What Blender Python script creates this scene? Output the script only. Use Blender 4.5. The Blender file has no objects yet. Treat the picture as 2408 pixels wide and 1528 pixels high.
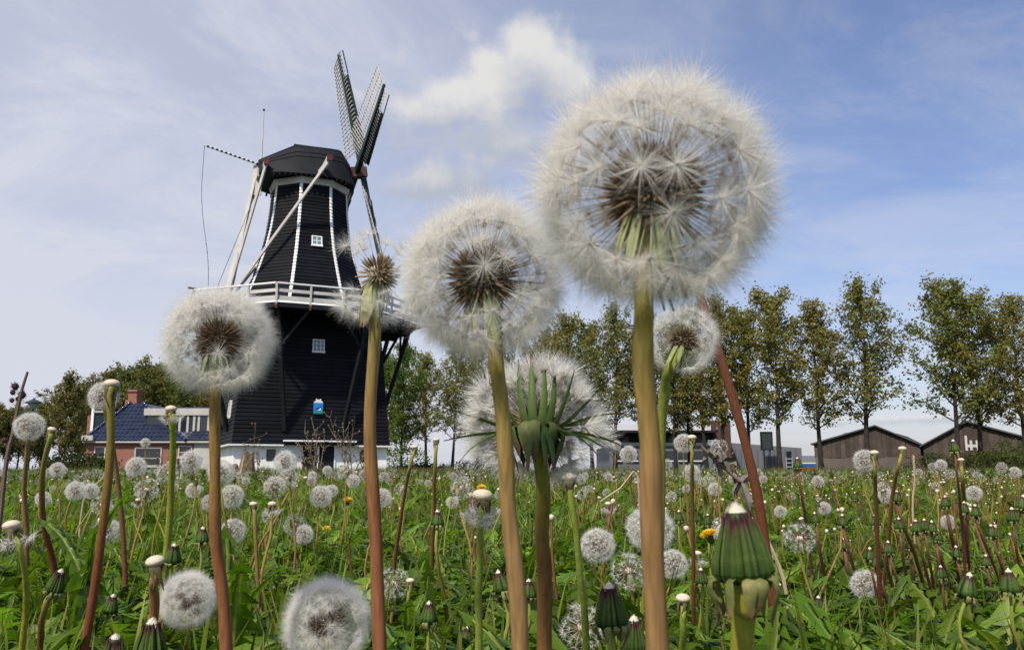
import bpy, math, random
import numpy as np
from mathutils import Vector, Matrix, Quaternion
R = math.radians
rng = np.random.default_rng(7); random.seed(7)
scene = bpy.context.scene
COL = scene.collection
# ------------------------------------------------------------------ camera
CAM_H = 0.25; FPX = 2000.0; WPX = 2408.0; HPX = 1528.0; HOR = 1106.0
PITCH = math.atan((HOR - HPX/2) / FPX)
cam_d = bpy.data.cameras.new('camera'); cam = bpy.data.objects.new('camera', cam_d); COL.objects.link(cam)
cam.location = (0, 0, CAM_H); cam.rotation_euler = (R(90) + PITCH, 0, 0)
cam_d.sensor_width = 36; cam_d.lens = 36*FPX/WPX
cam_d.clip_start = 0.01; cam_d.clip_end = 6000
cam_d.dof.use_dof = True; cam_d.dof.focus_distance = 0.95; cam_d.dof.aperture_fstop = 52
scene.camera = cam
# ------------------------------------------------------------------ sun, sky, exposure
SUN_EL, SUN_AZ = R(50), R(28)          # azimuth: from straight behind the camera towards its left
S = Vector((-math.sin(SUN_AZ)*math.cos(SUN_EL), -math.cos(SUN_AZ)*math.cos(SUN_EL), math.sin(SUN_EL)))
sl = bpy.data.lights.new('sun', 'SUN'); sl.energy = 3.9; sl.angle = R(2.2); sl.color = (1, 0.94, 0.84)
sun = bpy.data.objects.new('sun', sl); COL.objects.link(sun); sun.rotation_euler = S.to_track_quat('Z', 'Y').to_euler(); sun.location = (-20, -20, 40)
world = bpy.data.worlds.new('World'); scene.world = world; world.use_nodes = True
def build_world():
    nt = world.node_tree; N = nt.nodes; L = nt.links; N.clear()
    out = N.new('ShaderNodeOutputWorld'); bg = N.new('ShaderNodeBackground'); L.new(bg.outputs[0], out.inputs[0])
    sky = N.new('ShaderNodeTexSky'); sky.sky_type = 'NISHITA'; sky.sun_disc = False
    sky.sun_elevation = SUN_EL; sky.sun_rotation = math.atan2(S.x, S.y); sky.air_density = 1.1; sky.dust_density = 1.2; sky.ozone_density = 2.2
    tc = N.new('ShaderNodeTexCoord')
    def math_(op, a, b=None, c=None, clamp=False):
        n = N.new('ShaderNodeMath'); n.operation = op; n.use_clamp = clamp
        for i, v in enumerate((a, b, c)):
            if v is None: continue
            if isinstance(v, (int, float)): n.inputs[i].default_value = v
            else: L.new(v, n.inputs[i])
        return n.outputs[0]
    def vmath(op, a, b):
        n = N.new('ShaderNodeVectorMath'); n.operation = op
        for i, v in enumerate((a, b)):
            if isinstance(v, (tuple, Vector)): n.inputs[i].default_value = v
            else: L.new(v, n.inputs[i])
        return n
    def noise(vec, scale, det, rough=0.55, dist=0.0):
        n = N.new('ShaderNodeTexNoise'); n.inputs['Scale'].default_value = scale; n.inputs['Detail'].default_value = det
        n.inputs['Roughness'].default_value = rough; n.inputs['Distortion'].default_value = dist; L.new(vec, n.inputs['Vector']); return n
    def ramp(v, a, b):
        n = N.new('ShaderNodeMapRange'); n.interpolation_type = 'SMOOTHSTEP'; L.new(v, n.inputs[0])
        n.inputs[1].default_value = a; n.inputs[2].default_value = b; return n.outputs[0]
    def mix(f, a, b):
        n = N.new('ShaderNodeMix'); n.data_type = 'RGBA'
        if isinstance(f, float): n.inputs[0].default_value = f
        else: L.new(f, n.inputs[0])
        for s, v in ((6, a), (7, b)):
            if isinstance(v, tuple): n.inputs[s].default_value = v
            else: L.new(v, n.inputs[s])
        return n.outputs[2]
    d = tc.outputs['Generated']
    sep = N.new('ShaderNodeSeparateXYZ'); L.new(d, sep.inputs[0])
    # thin high veil, streaked sideways, on a flat layer overhead
    zc = math_('ADD', math_('MAXIMUM', sep.outputs[2], 0.0), 0.16)
    px = math_('DIVIDE', sep.outputs[0], zc); py = math_('DIVIDE', sep.outputs[1], zc)
    cmb = N.new('ShaderNodeCombineXYZ'); L.new(math_('MULTIPLY', px, 0.8), cmb.inputs[0]); L.new(math_('MULTIPLY', py, 1.0), cmb.inputs[1])
    veil = ramp(noise(cmb.outputs[0], 1.5, 8, 0.66, 0.8).outputs[0], 0.38, 0.70)
    low = math_('SUBTRACT', 1.0, ramp(sep.outputs[2], 0.0, 0.30))          # milky towards the horizon
    sunside = ramp(vmath('DOT_PRODUCT', d, (-0.80, 0.55, 0.0)).outputs['Value'], 0.10, 0.90)   # hazier towards the sun's side
    f = math_('ADD', math_('MULTIPLY', veil, 0.34), math_('MULTIPLY', low, 0.34))
    f = math_('ADD', f, math_('MULTIPLY', sunside, 0.64))
    f = math_('ADD', f, 0.03, clamp=True); f = math_('MINIMUM', f, 0.93)
    tint = mix(1.0, sky.outputs[0], sky.outputs[0])
    mul = N.new('ShaderNodeMix'); mul.data_type = 'RGBA'; mul.blend_type = 'MULTIPLY'; mul.inputs[0].default_value = 1.0
    L.new(sky.outputs[0], mul.inputs[6]); mul.inputs[7].default_value = (1.04, 1.00, 1.16, 1)
    col = mix(f, mul.outputs[2], SKY_VEIL)
    # cumulus clouds: soft lumps, each a direction with its own extent, edges broken by noise
    nz = noise(d, 11.0, 9, 0.58, 0.25); nz2 = noise(d, 22.0, 5, 0.6)
    def lump(x, y, rx, ry, amp):
        v = Vector(((x-WPX/2), FPX*math.cos(PITCH)-(HPX/2-y)*math.sin(PITCH), FPX*math.sin(PITCH)+(HPX/2-y)*math.cos(PITCH))).normalized()
        side = v.cross(Vector((0, 0, 1))).normalized(); up = side.cross(v)
        df = vmath('SUBTRACT', d, tuple(v)).outputs[0]
        a = math_('DIVIDE', vmath('DOT_PRODUCT', df, tuple(side)).outputs['Value'], rx)
        b = math_('DIVIDE', vmath('DOT_PRODUCT', df, tuple(up)).outputs['Value'], ry)
        r2 = math_('ADD', math_('MULTIPLY', a, a), math_('MULTIPLY', b, b))
        return math_('MULTIPLY', math_('SUBTRACT', 1.0, math_('SQRT', r2)), amp), b
    acc = None; shade = None
    for (x, y, rx, ry, amp) in CUMULI:
        g, b = lump(x, y, rx, ry, amp)
        acc = g if acc is None else math_('SMOOTH_MAX', acc, g, 0.25)
        w = math_('MAXIMUM', math_('ADD', g, 0.35), 0.001); wb = math_('MULTIPLY', w, b)
        wsum = w if shade is None else math_('ADD', wsum, w); shade = wb if shade is None else math_('ADD', shade, wb)
    shade = math_('DIVIDE', shade, wsum)
    dens = math_('ADD', acc, math_('MULTIPLY', math_('SUBTRACT', nz.outputs[0], 0.5), 1.45))
    dens = math_('ADD', dens, math_('MULTIPLY', math_('SUBTRACT', nz2.outputs[0], 0.5), 0.35))
    cf = math_('MULTIPLY', ramp(dens, 0.0, 0.52), 0.94)
    sh = ramp(math_('ADD', shade, math_('MULTIPLY', math_('SUBTRACT', nz.outputs[0], 0.5), 1.9)), -0.50, 0.34)
    ccol = mix(sh, CLOUD_LOW, CLOUD_TOP)
    col = mix(cf, col, ccol)
    L.new(col, bg.inputs[0]); bg.inputs[1].default_value = 0.10
SKY_VEIL = (5.5, 5.65, 6.35, 1); CLOUD_TOP = (6.3, 6.2, 6.1, 1); CLOUD_LOW = (3.7, 4.0, 4.7, 1)
CUMULI = [(1205, 225, .115, .085, .55), (1245, 120, .048, .050, 1.0), (1305, 175, .055, .050, .95), (1185, 185, .070, .050, 1.0), (1105, 235, .075, .038, .9), (1030, 272, .060, .026, .75), (1140, 330, .15, .040, .42), (1050, 432, .075, .030, .80), (970, 455, .05, .018, .5), (980, 250, .09, .06, .25), (2200, 985, .14, .008, .35)]
build_world()
scene.view_settings.view_transform = 'Standard'; scene.view_settings.look = 'None'
scene.view_settings.exposure = 0.32; scene.view_settings.gamma = 1.0; scene.view_settings.use_curve_mapping = False
scene.render.film_transparent = False
scene.cycles.max_bounces = 8; scene.cycles.transparent_max_bounces = 8; scene.cycles.diffuse_bounces = 3
# ------------------------------------------------------------------ helpers
cp_, sp_ = math.cos(PITCH), math.sin(PITCH)
def ray(x, y):
    return Vector((x-WPX/2, FPX*cp_-(HPX/2-y)*sp_, FPX*sp_+(HPX/2-y)*cp_))
def P(x, y, Y):                       # the place seen at that spot of the photograph, Y metres ahead
    r = ray(x, y); return Vector((0, 0, CAM_H)) + r*(Y/r.y)
def hit(x, y, p0, n):                 # where that line of sight meets a plane
    r = ray(x, y); o = Vector((0, 0, CAM_H)); return o + r*((p0-o).dot(n)/r.dot(n))
_m = {}
def mat(name, col=(.5, .5, .5), rough=.75, var=.2, scale=8.0, trans=0.0, bump=0.0, attr=False, spec=.3, tcol=None, obj_var=0.0, bscale=None, detail=4):
    if name in _m: return _m[name]
    m = bpy.data.materials.new(name); m.use_nodes = True; nt = m.node_tree; N = nt.nodes; L = nt.links
    b = N['Principled BSDF']; out = N['Material Output']
    b.inputs['Roughness'].default_value = rough; b.inputs['Specular IOR Level'].default_value = spec
    tc = N.new('ShaderNodeTexCoord'); nz = N.new('ShaderNodeTexNoise'); nz.inputs['Scale'].default_value = scale; nz.inputs['Detail'].default_value = detail
    L.new(tc.outputs['Object'], nz.inputs['Vector'])
    mr = N.new('ShaderNodeMapRange'); L.new(nz.outputs[0], mr.inputs[0]); mr.inputs[1].default_value = .25; mr.inputs[2].default_value = .75
    mr.inputs[3].default_value = 1-var; mr.inputs[4].default_value = 1+var
    fac = mr.outputs[0]
    if obj_var:
        oi = N.new('ShaderNodeObjectInfo'); mo = N.new('ShaderNodeMapRange'); L.new(oi.outputs['Random'], mo.inputs[0]); mo.inputs[3].default_value = 1-obj_var; mo.inputs[4].default_value = 1+obj_var
        mm = N.new('ShaderNodeMath'); mm.operation = 'MULTIPLY'; L.new(fac, mm.inputs[0]); L.new(mo.outputs[0], mm.inputs[1]); fac = mm.outputs[0]
    vm = N.new('ShaderNodeVectorMath'); vm.operation = 'SCALE'; L.new(fac, vm.inputs['Scale'])
    if attr:
        at = N.new('ShaderNodeAttribute'); at.attribute_name = 'Col'; L.new(at.outputs['Color'], vm.inputs[0])
    else: vm.inputs[0].default_value = col
    L.new(vm.outputs[0], b.inputs['Base Color'])
    if bump:
        bp = N.new('ShaderNodeBump'); bp.inputs['Strength'].default_value = bump; bp.inputs['Distance'].default_value = .02
        n2 = N.new('ShaderNodeTexNoise'); n2.inputs['Scale'].default_value = bscale or scale*4; n2.inputs['Detail'].default_value = 5; L.new(tc.outputs['Object'], n2.inputs['Vector'])
        L.new(n2.outputs[0], bp.inputs['Height']); L.new(bp.outputs[0], b.inputs['Normal'])
    if trans:
        tr = N.new('ShaderNodeBsdfTranslucent'); mx = N.new('ShaderNodeMixShader'); mx.inputs[0].default_value = trans
        if tcol:
            tm = N.new('ShaderNodeVectorMath'); tm.operation = 'MULTIPLY'; L.new(vm.outputs[0], tm.inputs[0]); tm.inputs[1].default_value = tcol; L.new(tm.outputs[0], tr.inputs[0])
        else: L.new(vm.outputs[0], tr.inputs[0])
        L.new(b.outputs[0], mx.inputs[1]); L.new(tr.outputs[0], mx.inputs[2]); L.new(mx.outputs[0], out.inputs[0])
    _m[name] = m; return m
def tag(o, label=None, cat=None, group=None, kind=None):
    if label: o['label'] = label
    if cat: o['category'] = cat
    if group: o['group'] = group
    if kind: o['kind'] = kind
    return o
def empty(name, loc, label=None, cat=None, group=None):
    o = bpy.data.objects.new(name, None); COL.objects.link(o); o.location = loc; o.empty_display_size = .05
    return tag(o, label, cat, group)
def link(name, me, parent=None, M=None):
    o = bpy.data.objects.new(name, me); COL.objects.link(o)
    if parent is not None: o.parent = parent
    if M is not None: o.matrix_local = M
    return o
class MB:
    def __init__(s, org=(0, 0, 0)): s.v = []; s.f = []; s.m = []; s.c = []; s.o = Vector(org)
    def add(s, vs, fs, mi=0, col=(1, 1, 1)):
        k = len(s.v); s.v += [tuple(Vector(v)-s.o) for v in vs]
        s.c += list(col) if isinstance(col, list) else [col]*len(vs)
        for f in fs: s.f.append(tuple(i+k for i in f)); s.m.append(mi)
        return s
    def beam(s, p, q, w, h=None, mi=0, up=(0, 0, 1), col=(1, 1, 1), w2=None):
        p = Vector(p); q = Vector(q); h = h or w; d = (q-p).normalized(); up = Vector(up)
        if abs(d.dot(up)) > .98: up = Vector((0, 1, 0))
        a = d.cross(up).normalized(); b = a.cross(d).normalized(); k = (w2/w) if w2 else 1
        vs = [p-a*w/2-b*h/2, p+a*w/2-b*h/2, p+a*w/2+b*h/2, p-a*w/2+b*h/2]+[q+(-a*w/2-b*h/2)*k, q+(a*w/2-b*h/2)*k, q+(a*w/2+b*h/2)*k, q+(-a*w/2+b*h/2)*k]
        return s.add(vs, [(3, 2, 1, 0), (4, 5, 6, 7), (0, 1, 5, 4), (1, 2, 6, 5), (2, 3, 7, 6), (3, 0, 4, 7)], mi, col)
    def box(s, lo, hi, mi=0, M=None, col=(1, 1, 1)):
        x0, y0, z0 = lo; x1, y1, z1 = hi
        vs = [Vector(t) for t in ((x0, y0, z0), (x1, y0, z0), (x1, y1, z0), (x0, y1, z0), (x0, y0, z1), (x1, y0, z1), (x1, y1, z1), (x0, y1, z1))]
        if M is not None: vs = [M @ v for v in vs]
        return s.add(vs, [(3, 2, 1, 0), (4, 5, 6, 7), (0, 1, 5, 4), (1, 2, 6, 5), (2, 3, 7, 6), (3, 0, 4, 7)], mi, col)
    def tube(s, path, rad, n=6, mi=0, cols=None, cap=True, ribs=0.0):
        path = [Vector(p) for p in path]; m = len(path); vs = []; cs = []
        rad = rad if isinstance(rad, (list, tuple)) else [rad]*m
        ref = Vector((0, 1, 0))
        for i, p in enumerate(path):
            t = (path[min(i+1, m-1)]-path[max(i-1, 0)]).normalized()
            r_ = ref if abs(t.dot(ref)) < .95 else Vector((1, 0, 0))
            a = t.cross(r_).normalized(); b = t.cross(a).normalized()
            for j in range(n):
                an = 2*math.pi*j/n; k = rad[i]*(1+ribs*(1 if j % 2 else -1))
                vs.append(p+a*math.cos(an)*k+b*math.sin(an)*k); cs.append(cols[i] if cols else (1, 1, 1))
        fs = [(i*n+j, i*n+(j+1) % n, (i+1)*n+(j+1) % n, (i+1)*n+j) for i in range(m-1) for j in range(n)]
        if cap: fs += [tuple(range(n))[::-1], tuple(range((m-1)*n, m*n))]
        return s.add(vs, fs, mi, cs)
    def rev(s, prof, n=12, mi=0, cols=None, M=None, wob=0.0):     # profile (r, z) turned round z
        vs = []; cs = []
        for i, (r, z) in enumerate(prof):
            for j in range(n):
                a = 2*math.pi*j/n; v = Vector((r*math.cos(a), r*math.sin(a), z)); v = M @ v if M is not None else v
                vs.append(v); cs.append(cols[i] if cols else (1, 1, 1))
        m = len(prof); fs = [(i*n+j, i*n+(j+1) % n, (i+1)*n+(j+1) % n, (i+1)*n+j) for i in range(m-1) for j in range(n)]
        fs += [tuple(range(n))[::-1], tuple(range((m-1)*n, m*n))]
        return s.add(vs, fs, mi, cs)
    def strip(s, path, side, width, cup=.25, mi=0, cols=None, nrm=None, edge=1.0):   # a narrow leaf: three points across each row
        path = [Vector(p) for p in path]; m = len(path); vs = []; cs = []; side = Vector(side)
        for i, p in enumerate(path):
            t = (path[min(i+1, m-1)]-path[max(i-1, 0)]).normalized(); a = (side-t*side.dot(t)).normalized(); nn = a.cross(t)
            if nrm is not None and nn.dot(Vector(nrm)) < 0: nn = -nn
            w = width[i]
            vs += [p-a*w, p+nn*w*cup, p+a*w]; c_ = cols[i] if cols else (1, 1, 1); ce = tuple(x*edge for x in c_); cs += [ce, c_, ce]
        fs = []
        for i in range(m-1):
            for j in (0, 1): k = i*3+j; fs.append((k, k+1, k+4, k+3))
        return s.add(vs, fs, mi, cs)
    def mesh(s, name, mats, smooth=False):
        me = bpy.data.meshes.new(name); me.from_pydata(s.v, [], s.f)
        for m in (mats if isinstance(mats, (list, tuple)) else [mats]): me.materials.append(m)
        me.polygons.foreach_set('material_index', s.m)
        if smooth: me.polygons.foreach_set('use_smooth', [True]*len(s.f))
        ca = me.color_attributes.new('Col', 'FLOAT_COLOR', 'POINT')
        ca.data.foreach_set('color', [x for c in s.c for x in (c[0], c[1], c[2], 1.0)])
        me.update(); return me
    def build(s, name, mats, parent=None, smooth=False, M=None):
        return link(name, s.mesh(name, mats, smooth), parent, M)
def np_mesh(name, V, F, C, mats, MI=None, smooth=False):          # triangles straight from arrays
    me = bpy.data.meshes.new(name); nv, nf = len(V), len(F)
    me.vertices.add(nv); me.vertices.foreach_set('co', np.ascontiguousarray(V, np.float32).ravel())
    me.loops.add(nf*3); me.loops.foreach_set('vertex_index', np.ascontiguousarray(F, np.int32).ravel())
    me.polygons.add(nf); me.polygons.foreach_set('loop_start', np.arange(0, nf*3, 3, dtype=np.int32))
    for m in (mats if isinstance(mats, (list, tuple)) else [mats]): me.materials.append(m)
    if MI is not None: me.polygons.foreach_set('material_index', np.ascontiguousarray(MI, np.int32))
    if smooth: me.polygons.foreach_set('use_smooth', np.ones(nf, bool))
    ca = me.color_attributes.new('Col', 'FLOAT_COLOR', 'POINT')
    ca.data.foreach_set('color', np.ascontiguousarray(np.hstack([C, np.ones((nv, 1))]), np.float32).ravel())
    me.update(calc_edges=True); return me
def tri_arrays(mb):                                               # MB -> numpy triangles
    F = []; MI = []
    for f, m in zip(mb.f, mb.m):
        for i in range(1, len(f)-1): F.append((f[0], f[i], f[i+1])); MI.append(m)
    return np.array(mb.v, float), np.array(F, int), np.array(mb.c, float), np.array(MI, int)
class Bag:                                                        # many placed copies of templates in one mesh
    def __init__(s): s.V = []; s.F = []; s.C = []; s.M = []; s.n = 0
    def put(s, T, mats4, tint=None):
        V, F, C, MI = T; k = len(mats4)
        W = np.einsum('kij,nj->kni', mats4[:, :3, :3], V)+mats4[:, None, :3, 3]
        s.V.append(W.reshape(-1, 3))
        s.F.append((F[None]+(np.arange(k)*len(V))[:, None, None]+s.n).reshape(-1, 3))
        CC = np.repeat(C[None], k, 0)
        if tint is not None: CC = CC*tint[:, None, :]
        s.C.append(CC.reshape(-1, 3)); s.M.append(np.tile(MI, k)); s.n += k*len(V)
    def mesh(s, name, mats, smooth=False):
        return np_mesh(name, np.vstack(s.V), np.vstack(s.F), np.vstack(s.C), mats, np.concatenate(s.M), smooth)
def rot_mats(loc, yaw, scale, tilt=None, tdir=None):
    k = len(yaw); M = np.zeros((k, 4, 4)); c, s = np.cos(yaw), np.sin(yaw)
    B = np.zeros((k, 3, 3)); B[:, 0, 0] = c; B[:, 0, 1] = -s; B[:, 1, 0] = s; B[:, 1, 1] = c; B[:, 2, 2] = 1
    if tilt is not None:
        ax = np.stack([-np.sin(tdir), np.cos(tdir), np.zeros(k)], 1); ct, st = np.cos(tilt), np.sin(tilt)
        K = np.zeros((k, 3, 3)); K[:, 0, 1] = -ax[:, 2]; K[:, 0, 2] = ax[:, 1]; K[:, 1, 0] = ax[:, 2]; K[:, 1, 2] = -ax[:, 0]; K[:, 2, 0] = -ax[:, 1]; K[:, 2, 1] = ax[:, 0]
        B = (np.eye(3)[None]+st[:, None, None]*K+(1-ct)[:, None, None]*(K@K)) @ B
    sc = np.asarray(scale, float); sc = sc[:, None] if sc.ndim == 1 else sc
    M[:, :3, :3] = B*(sc[:, None, :] if sc.shape[1] == 3 else sc[:, :, None]); M[:, :3, 3] = loc; M[:, 3, 3] = 1
    return M
# ------------------------------------------------------------------ materials
M_BLACK = mat('tarred_boards', (.0065, .0072, .0092), .52, .35, 1.6, bump=.25, bscale=9, spec=.12, obj_var=.24)
M_TAR = mat('tarred_timber', (.010, .011, .013), .6, .3, 2.0, spec=.2)
M_CAP = mat('cap_felt', (.013, .0135, .0155), .6, .3, 1.5, bump=.3, bscale=14, spec=.16)
M_WHITE = mat('white_paint', (.84, .83, .80), .5, .06, 3.0, spec=.3)
M_OFFW = mat('weathered_white', (.52, .49, .45), .6, .16, 1.4, spec=.25)
M_PLAST = mat('white_plaster', (.82, .80, .74), .85, .2, 1.1, bump=.25, bscale=12, detail=8)
M_GREEN = mat('green_paint', (.012, .026, .020), .45, .25, 2.0)
M_RED = mat('red_paint', (.12, .024, .02), .5, .2, 3.0)
M_RUST = mat('red_brown_iron', (.10, .046, .036), .6, .25, 4.0)
M_GLASS = mat('window_glass', (.020, .026, .034), .06, .2, 1.0, spec=.6)
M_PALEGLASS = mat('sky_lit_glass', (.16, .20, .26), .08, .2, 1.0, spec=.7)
M_ROPE = mat('rope', (.10, .11, .13), .8, .2, 30)
M_IRON = mat('dark_iron', (.03, .035, .04), .45, .2, 5)
# ------------------------------------------------------------------ ground
g = MB(); n = 26; ext = [-2500, -800, -300, -150, -80, -40, -20, -10, -5, -2, 0, 2, 5, 10, 20, 40, 80, 150, 300, 800, 2500]
k = len(ext); g.add([(x, y, 0) for y in ext for x in ext], [(j*k+i, j*k+i+1, (j+1)*k+i+1, (j+1)*k+i) for j in range(k-1) for i in range(k-1)])
def ground_mat():
    m = mat('meadow_soil', (.022, .042, .010), .9, .5, .6, bump=.4, bscale=25, detail=8); return m
tag(g.build('ground', ground_mat()), kind='structure')
# ------------------------------------------------------------------ windmill
MY = 50.0
_pt, _ps, _pb = P(724, 445, MY), P(704, 700, MY), P(722, 1040, MY)
MC = Vector(((_pt.x*.4+_ps.x*.3+_pb.x*.3), MY, 0))
TH = math.atan2(-MC.x, MC.y)+R(10.5)       # the way the front of the mill faces
RZ = Matrix.Rotation(TH, 4, 'Z')
mill = empty('windmill', MC, 'tall black smock mill with white corner trim, railed gallery and four lattice sails', 'windmill')
def L2(v): return MC+(RZ @ Vector(v))      # mill-local -> world
def mb(): return MB(MC)
def zat(y, Y): return P(722, y, Y).z
Z_EAVE = zat(1046, 45.8); Z_STAGE = zat(712, 43.6); Z_TOP = zat(440, 48.5)
# lower body: four battered sides
HB, HT = 4.22, 3.62
def half(z): return HB+(HT-HB)*(z-Z_EAVE)/(Z_STAGE-Z_EAVE)
def corners4(z, out=0.0):
    h = half(z)+out; return [Vector((-h, -h, z)), Vector((h, -h, z)), Vector((h, h, z)), Vector((-h, h, z))]
# upper tower: eight sides, flared skirt
_prof = [(0.0, 395), (.10, 362), (.22, 324), (.34, 293), (.5, 256), (.68, 228), (.84, 214), (1.0, 206)]
def rad8(z):
    t = (z-Z_STAGE)/(Z_TOP-Z_STAGE); t = min(max(t, 0), 1)
    for (a, ra), (b, rb) in zip(_prof, _prof[1:]):
        if t <= b: break
    return (ra+(rb-ra)*(t-a)/(b-a))*.4385*MY/2000*1.0
def corners8(z, out=0.0):
    r = rad8(z)+out; return [Vector((r*math.sin(R(22.5+45*i)), -r*math.cos(R(22.5+45*i)), z)) for i in range(8)]
def boards(fn, z0, z1, rows, ncor, name):
    core = mb(); vs = []
    zz = [z0+(z1-z0)*i/rows for i in range(rows+1)]
    for z in zz: vs += [L2(v) for v in fn(z, -.09)]
    core.add(vs, [(i*ncor+j, i*ncor+(j+1) % ncor, (i+1)*ncor+(j+1) % ncor, (i+1)*ncor+j) for i in range(rows) for j in range(ncor)])
    body = core.build(name, M_TAR, mill); back = mb()
    for i in range(rows):
        o0, o1, i0, i1 = fn(zz[i], .028), fn(zz[i+1], -.012), fn(zz[i], -.08), fn(zz[i+1], -.08)
        for j in range(ncor):
            a, b = j, (j+1) % ncor; sag = random.uniform(-.006, .006)
            vs = [L2(v+Vector((0, 0, sag))) for v in (i0[a], i0[b], o0[b], o0[a], i1[a], i1[b], o1[b], o1[a])]
            mid = (vs[2]+vs[3])/2; nn = (vs[2]-vs[3]).cross(Vector((0, 0, 1)))
            seen = nn.dot(Vector((0, 0, mid.z))-mid) > 0; m_ = mb() if seen else back
            m_.add(vs, [(0, 1, 2, 3), (3, 2, 6, 7), (7, 6, 5, 4), (0, 3, 7, 4), (1, 5, 6, 2)])
            if seen: m_.build('weatherboard', M_BLACK, body)
    back.build('weatherboarding', M_BLACK, body)['kind'] = 'stuff'
    return body
boards(corners4, Z_EAVE+.02, Z_STAGE-.1, 34, 4, 'lower_body')
boards(corners8, Z_STAGE+.75, Z_TOP, 35, 8, 'smock_tower')
# white stepped corner strips
zz = [Z_STAGE+.75+(Z_TOP-Z_STAGE-.75)*i/35 for i in range(36)]
for j in range(8):
    m_ = mb()
    for i in range(35):
        c0, c1 = corners8(zz[i], .075), corners8(zz[i+1], .030)
        for dj in (-1, 1):
            e0 = (c0[(j+dj) % 8]-c0[j]).normalized()*.10; e1 = (c1[(j+dj) % 8]-c1[j]).normalized()*.085
            q0 = corners8(zz[i], .0)[j]; q1 = corners8(zz[i+1], -.02)[j]
            vs = [L2(v) for v in (c0[j], c0[j]+e0, c1[j]+e1, c1[j], q0, q0+e0, q1+e1, q1)]
            m_.add(vs, [(0, 1, 2, 3), (0, 4, 5, 1), (1, 5, 6, 2), (3, 2, 6, 7)])
    m_.build('corner_strip', M_WHITE, mill)
# white skirt board above the gallery and white band below the cap
def ring(fn, z0, z1, o0, o1, nc, material, name, th=.08):
    m_ = mb(); vs = []
    for z, o in ((z0, o0), (z1, o1), (z1, o1-th), (z0, o0-th)): vs += [L2(v) for v in fn(z, o)]
    m_.add(vs, [(a*nc+j, a*nc+(j+1) % nc, ((a+1) % 4)*nc+(j+1) % nc, ((a+1) % 4)*nc+j) for a in range(4) for j in range(nc)])
    return m_.build(name, material, mill)
ring(corners8, Z_STAGE+.12, Z_STAGE+.745, .02, .0, 8, M_WHITE, 'skirt_board', .12)
ring(corners8, Z_TOP, Z_TOP+.16, .10, .14, 8, M_OFFW, 'crown_board', .2)
ring(corners8, Z_TOP+.162, Z_TOP+.36, .16, .20, 8, M_OFFW, 'crown_board', .25)
ring(corners8, Z_TOP+.362, Z_TOP+.8, .02, .02, 8, M_TAR, 'curb_ring', .2)
# plastered base with eaves, door and small windows
def corn_b(z, out=0.0):
    h = HB-.12+out; return [Vector((-h, -h, z)), Vector((h, -h, z)), Vector((h, h, z)), Vector((-h, h, z))]
fp = L2((0, -(HB-.12), 0)); fn_ = (RZ @ Vector((0, -1, 0))); fx = (RZ @ Vector((1, 0, 0)))
def fu(x, y): p = hit(x, y, fp, fn_); return (p-fp).dot(fx), p.z
m_ = mb(); vs = []
for z in (0.0, Z_EAVE): vs += [L2(v) for v in corn_b(z)]
m_.add(vs, [(j, (j+1) % 4, 4+(j+1) % 4, 4+j) for j in range(4)]); base = m_.build('plastered_base', M_PLAST, mill)
def fbox(u0, u1, z0, z1, d0, d1, material, name, parent=mill):     # a block on the front wall, d = metres proud of it
    m_ = mb(); m_.box((u0, -(HB-.12)-d1, z0), (u1, -(HB-.12)-d0, z1), M=Matrix.Translation(MC) @ RZ); return m_.build(name, material, parent)
u0, _ = fu(711, 1080); u1, _ = fu(785, 1080); um, _ = fu(748, 1080)
_, zd = fu(740, 1046)
dr = fbox(u0, u1, 0.05, zd-.05, .004, .03, M_TAR, 'door')
fbox(u0-.06, u1+.06, zd-.05, zd+.02, .004, .07, M_OFFW, 'frame', dr)
fbox(um-.06, um+.03, .05, zd-.052, .032, .07, M_WHITE, 'frame', dr)
fbox(u0-.07, u0-.002, 0.05, zd-.052, .004, .06, M_OFFW, 'frame', dr); fbox(u1+.002, u1+.07, .05, zd-.052, .004, .06, M_WHITE, 'frame', dr)
for (xa, xb, ya, yb) in ((626, 648, 1056, 1083), (846, 868, 1058, 1086)):
    a, zb_ = fu(xa, yb); b, za_ = fu(xb, ya)
    w = fbox(a, b, zb_, za_, .004, .02, M_TAR, 'base_window'); fbox(a+.04, b-.04, zb_+.04, za_-.04, .022, .03, M_GLASS, 'pane', w)
a0, _ = fu(665, 1037); a1, zc_ = fu(833, 1039)
fbox(a0, a1, zc_-.03, zc_+.05, .0, .55, M_WHITE, 'canopy'); fbox(a0+.05, a1-.05, zc_-.16, zc_-.032, .0, .45, M_TAR, 'canopy_beam')
fbox(-HB-.05, a0-.004, Z_EAVE-.06, Z_EAVE+.015, .0, .36, M_WHITE, 'eave_board'); fbox(a1+.004, HB+.12, Z_EAVE-.06, Z_EAVE+.015, .0, .36, M_WHITE, 'eave_board')
for sgn in (-1, 1):
    m_ = mb(); xs = sorted((sgn*(HB-.11), sgn*(HB+.22))); m_.box((xs[0], -HB-.23, Z_EAVE-.063), (xs[1], HB+.2, Z_EAVE+.012), M=Matrix.Translation(MC) @ RZ); m_.build('eave_board', M_WHITE, mill)
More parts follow.
